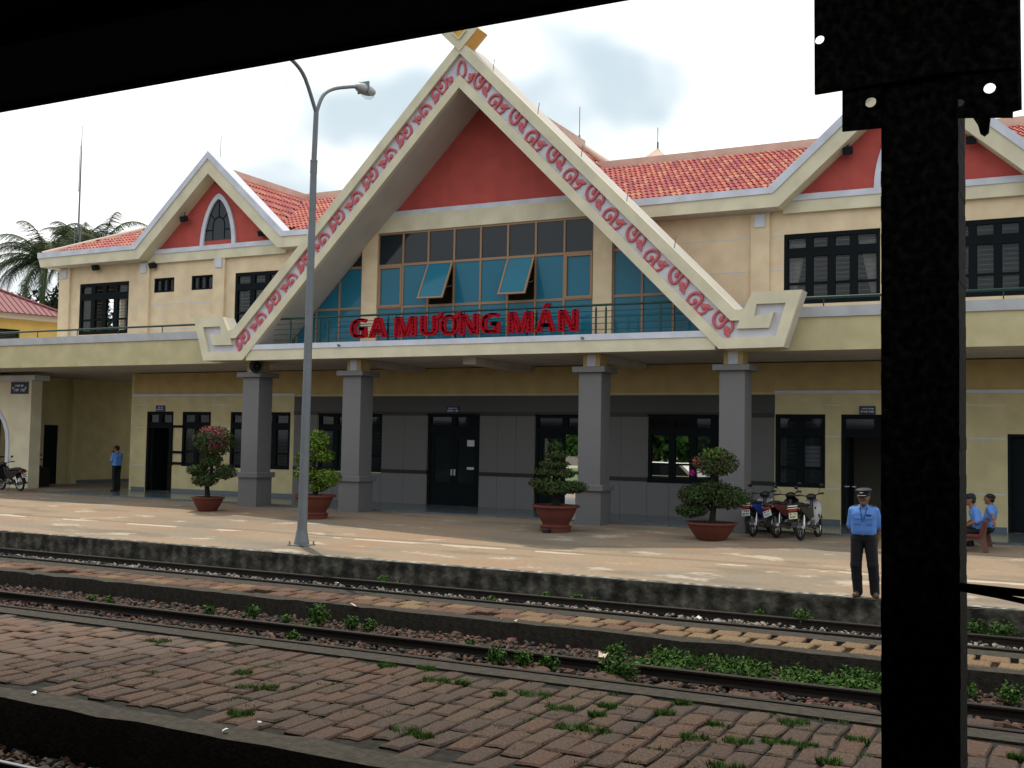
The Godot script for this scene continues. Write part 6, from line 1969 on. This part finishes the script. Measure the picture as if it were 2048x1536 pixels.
func build_people() -> void:
	mat("hair", Color(0.008, 0.007, 0.006), 0.6)
	mat("cap_navy", Color(0.008, 0.009, 0.018), 0.7)
	mat("epaulette", Color(0.07, 0.07, 0.035), 0.7)
	mat("shirt_trim", Color(0.075, 0.19, 0.50), 0.8)
	mat("badge_green", Color(0.03, 0.045, 0.03), 0.5)

	# ---- the guard on the platform edge, hands behind his back
	var G := thing("person", "person in blue uniform shirt and peaked cap standing on the platform edge, hands behind back", "person", Vector3(12.19, py(7.9), 7.88), deg_to_rad(4))
	var r := []
	r.append([Vector3(-0.085, 0.93, 0), Vector3(0.085, 0.93, 0), 0.108, 0.108, DARK, 0.04])
	r.append([Vector3(-0.075, 0.99, 0.0), Vector3(0.075, 0.99, 0.0), 0.108, 0.108, DARK, 0.02])
	r.append([Vector3(-0.075, 1.05, 0.012), Vector3(0.075, 1.05, 0.012), 0.118, 0.118, SHIRT, 0.03])
	r.append([Vector3(-0.085, 1.16, 0.012), Vector3(0.085, 1.16, 0.012), 0.112, 0.112, SHIRT, 0.05])
	r.append([Vector3(-0.095, 1.28, 0.005), Vector3(0.095, 1.28, 0.005), 0.112, 0.112, SHIRT, 0.05])
	r.append([Vector3(-0.15, 1.365, -0.01), Vector3(0.15, 1.365, -0.01), 0.060, 0.060, SHIRT, 0.06])
	r.append([Vector3(-0.04, 1.40, -0.01), Vector3(0.04, 1.40, -0.01), 0.055, 0.055, SHIRT, 0.04])
	r.append([Vector3(0, 1.38, 0.0), Vector3(0, 1.47, 0.005), 0.052, 0.050, SKIN, 0.02])
	limb(r, [Vector3(-0.095, 0.92, 0), Vector3(-0.115, 0.50, 0.03), Vector3(-0.105, 0.30, 0.0), Vector3(-0.09, 0.075, -0.02)], [0.106, 0.086, 0.080, 0.074], [DARK, DARK, DARK], 0.02)
	limb(r, [Vector3(0.095, 0.92, 0), Vector3(0.14, 0.50, 0.03), Vector3(0.155, 0.30, 0.0), Vector3(0.165, 0.075, -0.02)], [0.106, 0.086, 0.080, 0.074], [DARK, DARK, DARK], 0.02)
	for e in [[-0.09, -0.035], [0.165, 0.04]]:
		r.append([Vector3(e[0], 0.042, -0.045), Vector3(e[0] + e[1], 0.038, 0.13), 0.042, 0.040, SHOE, 0.01])
	limb(r, [Vector3(-0.175, 1.355, -0.01), Vector3(-0.205, 1.12, -0.07), Vector3(-0.208, 1.09, -0.075), Vector3(-0.10, 0.93, -0.17)], [0.062, 0.064, 0.042, 0.032], [SHIRT, SKIN, SKIN], 0.02)
	limb(r, [Vector3(0.175, 1.355, -0.01), Vector3(0.225, 1.12, -0.06), Vector3(0.23, 1.09, -0.065), Vector3(0.20, 0.90, -0.10)], [0.062, 0.064, 0.042, 0.032], [SHIRT, SKIN, SKIN], 0.02)
	var hc := Vector3(0.0, 1.565, 0.02); var hb := Basis(Vector3.UP, deg_to_rad(-14))
	var s := S()
	flesh(s, r, 0.014)
	flesh(s, head_bones(hc, hb), 0.0065)
	flesh(s, hand_bones(Vector3(-0.10, 0.93, -0.17), Vector3(0.9, -0.35, 0.05), Vector3(0, 0.2, -1), 0.35, 1.0), 0.0055)
	flesh(s, hand_bones(Vector3(0.20, 0.90, -0.10), Vector3(-0.25, -0.9, 0.1), Vector3(-0.6, 0.1, -0.7), 0.35, 1.0), 0.0055)
	obj("body", s, M.skin_cloth, G)
	face_bits(G, hc, hb); hair(G, hc, hb, false, 1); cap(G, hc, hb, true)
	for e in [-1.0, 1.0]:
		s = S(); bevel(s, Vector3.ZERO, Vector3(0.12, 0.014, 0.055), 0.005, Transform3D(Basis(Vector3.BACK, -e * 0.22), Vector3(e * 0.135, 1.432, -0.01))); obj("epaulette", s, M.epaulette, G)
		s = S(); bevel(s, Vector3.ZERO, Vector3(0.105, 0.012, 0.115), 0.004, Transform3D(Basis(Vector3.RIGHT, PI / 2 - 0.04), Vector3(e * 0.085, 1.20, 0.126))); bevel(s, Vector3.ZERO, Vector3(0.112, 0.014, 0.042), 0.005, Transform3D(Basis(Vector3.RIGHT, PI / 2 - 0.04), Vector3(e * 0.085, 1.245, 0.130))); obj("breast_pocket", s, M.shirt_trim, G)
		s = S(); prism(s, PackedVector2Array([Vector2(e * 0.012, 1.385), Vector2(e * 0.065, 1.375), Vector2(e * 0.052, 1.455), Vector2(e * 0.03, 1.46)]), 0.055, 0.075); obj("collar", s, M.shirt_trim, G)
	s = S(); bevel(s, Vector3.ZERO, Vector3(0.072, 0.01, 0.024), 0.002, Transform3D(Basis(Vector3.RIGHT, PI / 2), Vector3(0.085, 1.295, 0.122))); obj("name_badge", s, M.badge_green, G)
	s = S(); tube(s, [Vector3(-0.055, 1.44, 0.05), Vector3(-0.035, 1.32, 0.118), Vector3(-0.005, 1.19, 0.135), Vector3(0.035, 1.32, 0.118), Vector3(0.055, 1.44, 0.05)], 0.005, 5); obj("lanyard", s, M.cap_navy, G)
	s = S(); bevel(s, Vector3(0, 1.0, 0.112), Vector3(0.045, 0.035, 0.02), 0.004); obj("belt_buckle", s, M.galvanised, G)

	# ---- person standing in the passage, hands raised to the mouth, in profile
	var P := thing("person", "person in pale blue shirt and dark trousers standing in the passage, hands at mouth", "person", Vector3(-16.25, 0.015, -3.45), deg_to_rad(-95))
	r = []
	r.append([Vector3(-0.075, 0.92, 0), Vector3(0.075, 0.92, 0), 0.10, 0.10, DARK, 0.04])
	r.append([Vector3(-0.07, 0.98, 0), Vector3(0.07, 0.98, 0), 0.11, 0.11, SHIRT, 0.02])
	r.append([Vector3(-0.075, 1.12, -0.01), Vector3(0.075, 1.12, -0.01), 0.108, 0.108, SHIRT, 0.05])
	r.append([Vector3(-0.085, 1.26, -0.02), Vector3(0.085, 1.26, -0.02), 0.108, 0.108, SHIRT, 0.05])
	r.append([Vector3(-0.15, 1.36, -0.02), Vector3(0.15, 1.36, -0.02), 0.058, 0.058, SHIRT, 0.06])
	r.append([Vector3(0, 1.37, -0.01), Vector3(0, 1.47, 0.02), 0.050, 0.048, SKIN, 0.02])
	for e in [-1.0, 1.0]:
		limb(r, [Vector3(e * 0.09, 0.92, 0), Vector3(e * 0.095, 0.50, 0.02), Vector3(e * 0.09, 0.28, -0.01), Vector3(e * 0.085, 0.07, -0.02)], [0.09, 0.072, 0.07, 0.068], [DARK, DARK, DARK])
		r.append([Vector3(e * 0.085, 0.04, -0.04), Vector3(e * 0.095, 0.035, 0.14), 0.04, 0.036, DARK, 0.01])
		limb(r, [Vector3(e * 0.175, 1.35, -0.02), Vector3(e * 0.20, 1.12, 0.06), Vector3(e * 0.195, 1.12, 0.10), Vector3(e * 0.06, 1.34, 0.26)], [0.058, 0.056, 0.042, 0.030], [SHIRT, SKIN, SKIN])
	hc = Vector3(0, 1.56, 0.045); hb = Basis(Vector3.RIGHT, 0.22)
	s = S()
	flesh(s, r, 0.017)
	flesh(s, head_bones(hc, hb), 0.009)
	for e in [-1.0, 1.0]: flesh(s, hand_bones(Vector3(e * 0.06, 1.34, 0.26), Vector3(-e * 0.35, 0.8, -0.2), Vector3(-e * 0.8, 0, -0.5), 0.45, e), 0.008)
	obj("body", s, M.skin_cloth, P)
	face_bits(P, hc, hb); hair(P, hc, hb, true, 2)
	s = S(); bevel(s, Vector3(0, 1.45, 0.235), Vector3(0.05, 0.09, 0.025), 0.006); obj("held_phone", s, M.black_plastic, P)

	# ---- two people on the bench, facing left
	for w in 2:
		var lab: String = ["person in blue shirt and dark cap seated at the near end of the red bench", "bareheaded person in blue shirt at the far bench end, arm over the backrest"][w]
		var Q := thing("person", lab, "person", Vector3(13.31 if w == 0 else 13.42, py(-0.1) - 0.10, 0.28 if w == 0 else -0.62), deg_to_rad(-78 if w == 0 else -100))
		r = []
		var ln := 0.10 if w == 0 else -0.06
		r.append([Vector3(-0.09, 0.52, -0.02), Vector3(0.09, 0.52, -0.02), 0.105, 0.105, DARK, 0.04])
		r.append([Vector3(-0.08, 0.62, -0.02 + ln * 0.2), Vector3(0.08, 0.62, -0.02 + ln * 0.2), 0.118, 0.118, SHIRT, 0.03])
		r.append([Vector3(-0.085, 0.78, -0.02 + ln * 0.6), Vector3(0.085, 0.78, -0.02 + ln * 0.6), 0.115, 0.115, SHIRT, 0.05])
		r.append([Vector3(-0.095, 0.90, -0.02 + ln), Vector3(0.095, 0.90, -0.02 + ln), 0.112, 0.112, SHIRT, 0.05])
		r.append([Vector3(-0.16, 0.985, -0.02 + ln * 1.1), Vector3(0.16, 0.985, -0.02 + ln * 1.1), 0.06, 0.06, SHIRT, 0.06])
		r.append([Vector3(0, 1.0, ln), Vector3(0, 1.10, 0.02 + ln * 1.2), 0.052, 0.05, SKIN, 0.02])
		for e in [-1.0, 1.0]:
			limb(r, [Vector3(e * 0.10, 0.51, 0.0), Vector3(e * 0.13, 0.50, 0.40), Vector3(e * 0.12, 0.34, 0.42), Vector3(e * 0.12, 0.18, 0.38)], [0.095, 0.075, 0.07, 0.062], [DARK, DARK, DARK])
			r.append([Vector3(e * 0.12, 0.142, 0.35), Vector3(e * 0.135, 0.138, 0.52), 0.040, 0.036, DARK, 0.01])
		var wr := []
		for e in [-1.0, 1.0]:
			var sh := Vector3(e * 0.185, 0.975, -0.02 + ln * 1.1)
			if w == 1 and e > 0.0:
				var wv := Vector3(0.52, 0.74, -0.26)
				limb(r, [sh, Vector3(0.36, 0.86, -0.18), Vector3(0.40, 0.85, -0.19), wv], [0.06, 0.058, 0.04, 0.03], [SHIRT, SKIN, SKIN])
				wr.append([wv, Vector3(0.5, -0.7, -0.2), Vector3(-0.2, -0.2, 0.6), e])
			else:
				var wv := Vector3(e * 0.10, 0.62, 0.30)
				limb(r, [sh, Vector3(e * 0.25, 0.74, 0.06), Vector3(e * 0.245, 0.73, 0.09), wv], [0.06, 0.058, 0.042, 0.03], [SHIRT, SKIN, SKIN])
				wr.append([wv, Vector3(-e * 0.3, -0.25, 0.8), Vector3(0, -1, 0), e])
		hc = Vector3(0, 1.18, 0.045 + ln * 1.3); hb = Basis(Vector3.UP, deg_to_rad(-6 if w == 0 else 12))
		s = S()
		flesh(s, r, 0.016)
		flesh(s, head_bones(hc, hb), 0.008)
		for h in wr: flesh(s, hand_bones(h[0], h[1], h[2], 0.4, h[3]), 0.007)
		obj("body", s, M.skin_cloth, Q)
		face_bits(Q, hc, hb)
		hair(Q, hc, hb, w == 1, 3 + w)
		if w == 0: cap(Q, hc, hb, false)

# ---------------------------------------------------------------- the canopy over the near track: steel post, gusset plates, roof edge
func hole_plate(s: SurfaceTool, pts: PackedVector2Array, holes: Array, z0: float, z1: float) -> void:   # a plate with round holes: cut into wedges round each hole's bounding square
	var polys := [pts]
	for h in holes:
		var c: Vector2 = h[0]; var r: float = h[1]
		var sq := PackedVector2Array([c + Vector2(-r, -r) * 1.35, c + Vector2(r, -r) * 1.35, c + Vector2(r, r) * 1.35, c + Vector2(-r, r) * 1.35])
		var nxt := []
		for p in polys:
			# four half-plane strips round the square, clipped against the plate
			var B := 5.0
			for strip in [PackedVector2Array([Vector2(c.x - B, c.y - B), Vector2(c.x + B, c.y - B), Vector2(c.x + B, sq[0].y), Vector2(c.x - B, sq[0].y)]), PackedVector2Array([Vector2(c.x - B, sq[2].y), Vector2(c.x + B, sq[2].y), Vector2(c.x + B, c.y + B), Vector2(c.x - B, c.y + B)]), PackedVector2Array([Vector2(c.x - B, sq[0].y), Vector2(sq[0].x, sq[0].y), Vector2(sq[0].x, sq[2].y), Vector2(c.x - B, sq[2].y)]), PackedVector2Array([Vector2(sq[1].x, sq[0].y), Vector2(c.x + B, sq[0].y), Vector2(c.x + B, sq[2].y), Vector2(sq[1].x, sq[2].y)])]:
				for q in Geometry2D.intersect_polygons(p, strip): nxt.append(q)
			var n := 16
			for k in n:
				var a0 := TAU * k / n; var a1 := TAU * (k + 1) / n
				var i0 := c + Vector2(cos(a0), sin(a0)) * r; var i1 := c + Vector2(cos(a1), sin(a1)) * r
				var k0 := 1.35 * r / maxf(absf(cos(a0)), absf(sin(a0))); var k1 := 1.35 * r / maxf(absf(cos(a1)), absf(sin(a1)))
				var w := PackedVector2Array([i0, c + Vector2(cos(a0), sin(a0)) * k0, c + Vector2(cos(a1), sin(a1)) * k1, i1])
				for q in Geometry2D.intersect_polygons(p, w): nxt.append(q)
		polys = nxt
	for p in polys:
		if absf(area2(p)) > 1e-6: prism(s, p, z0, z1)

func build_near() -> void:
	var can := thing("canopy", "black platform canopy roof whose straight edge crosses the top left corner", "canopy", Vector3(0, 0, 20))
	var s := S()
	bx(s, -45, 40, 4.78, 4.95, 0.0, 12.0)
	obj("roof_sheet", s, M.canopy_black, can)
	s = S()
	bx(s, -45, 40, 4.755, 5.0, -0.06, 0.0)
	obj("roof_edge", s, M.canopy_black, can)
	s = S()
	for z in [1.2, 3.2, 5.2, 7.2]: bx(s, -45, 40, 4.62, 4.78, z - 0.05, z + 0.05)
	obj("purlin", s, M.canopy_black, can)
	s = S()
	for x in [-12, -6, 0, 6]: bx(s, x - 0.06, x + 0.06, 4.5, 4.62, 0.3, 11.0)
	obj("rafter", s, M.canopy_black, can)

	var post := thing("steel_post", "black steel canopy post with bolted gusset plates at the right of the view", "post", Vector3(14.74, -0.55, 22.1))
	# H-section with a slightly pitted outline
	var g := RandomNumberGenerator.new()
	g.seed = 5
	s = S()
	var n := 120
	for k in n:
		var y0 := 5.2 * k / n; var y1 := 5.2 * (k + 1) / n
		for f in [[-0.25, 0.0]]:
			var l := -0.124 + g.randf_range(-0.0012, 0.0012); var r := 0.124 + g.randf_range(-0.0012, 0.0012)
			bx(s, l, r, y0, y1, f[0], f[1])
	obj("shaft", s, M.dark_steel, post)
	# gusset plates (x, y from the post's foot)
	s = S()
	hole_plate(s, PackedVector2Array([Vector2(-0.338, 3.877), Vector2(0.09, 3.893), Vector2(0.31, 3.88), Vector2(0.311, 3.753), Vector2(0.318, 5.0), Vector2(-0.345, 5.0)]), [[Vector2(-0.322, 4.07), 0.017]], 0.045, 0.060)
	obj("beam_web", s, M.dark_steel, post)
	s = S()
	hole_plate(s, PackedVector2Array([Vector2(-0.250, 3.745), Vector2(-0.12, 3.743), Vector2(-0.12, 4.4), Vector2(-0.250, 4.4)]), [[Vector2(-0.155, 3.836), 0.019]], 0.012, 0.026)
	hole_plate(s, PackedVector2Array([Vector2(0.12, 3.749), Vector2(0.291, 3.729), Vector2(0.292, 3.749), Vector2(0.318, 3.753), Vector2(0.314, 4.4), Vector2(0.12, 4.4)]), [[Vector2(0.222, 3.835), 0.019], [Vector2(0.131, 3.798), 0.014]], 0.012, 0.026)
	obj("gusset_plate", s, M.dark_steel, post)
	s = S()
	prism(s, PackedVector2Array([Vector2(0.165, 3.755), Vector2(0.225, 3.75), Vector2(0.218, 3.69), Vector2(0.205, 3.68), Vector2(0.192, 3.69), Vector2(0.185, 3.72)]), 0.0, 0.02)
	obj("hook", s, M.dark_steel, post)
	for q in [[-0.045, 4.078], [0.179, 4.075], [0.186, 3.982], [0.18, 4.18], [-0.05, 4.3]]:
		s = S()
		lathe(s, [Vector2(0.0, 0.0), Vector2(0.024, 0.0), Vector2(0.024, 0.008), Vector2(0.017, 0.018), Vector2(0.0, 0.02)], 6, Transform3D(Basis(Vector3.RIGHT, PI / 2), Vector3(q[0], q[1], 0.06)))
		obj("bolt", s, M.canopy_black, post)
	s = S()
	var by := 2.205
	tube(s, [Vector3(-0.02, by + 0.005, 0.03), Vector3(0.11, by - 0.002, 0.04), Vector3(0.6, by - 0.012, 0.10), Vector3(2.0, by - 0.05, 0.3)], 0.0125, 8)
	tube(s, [Vector3(0.12, by - 0.008, 0.045), Vector3(0.24, by - 0.022, 0.05), Vector3(0.6, by - 0.07, 0.12), Vector3(2.0, by - 0.25, 0.3)], 0.009, 8)
	obj("cable", s, M.canopy_black, post)

	# the viewer's coach, added unseen behind the viewpoint to block skylight nearby
	var co := thing("skylight_blocking_coach", "unseen dark green coach added behind the viewpoint to keep skylight off the near platform", "train", Vector3(15.2, -0.55, 28.4))
	s = S()
	prism(s, PackedVector2Array([Vector2(1.4, 0.5), Vector2(1.4, 3.2), Vector2(1.15, 3.7), Vector2(0.0, 3.95), Vector2(-1.15, 3.7), Vector2(-1.4, 3.2), Vector2(-1.4, 0.5)]), -46, 24, Transform3D(ALONG_X, Vector3.ZERO))
	obj("coach_body", s, mat("coach_green", Color(0.02, 0.05, 0.035), 0.5), co)
	for k in 16:
		s = S(); bx(s, -44.0 + k * 4.2, -42.4 + k * 4.2, 2.0, 2.9, -1.42, -1.40); obj("window", s, M.smoky_glass, co)
	for x in [-40.0, -26.0, -21.0, -6.0, -1.0, 12.0, 17.0]:
		s = S(); bx(s, x - 1.2, x + 1.2, 0.0, 0.5, -0.9, 0.9); obj("bogie", s, M.black_plastic, co)
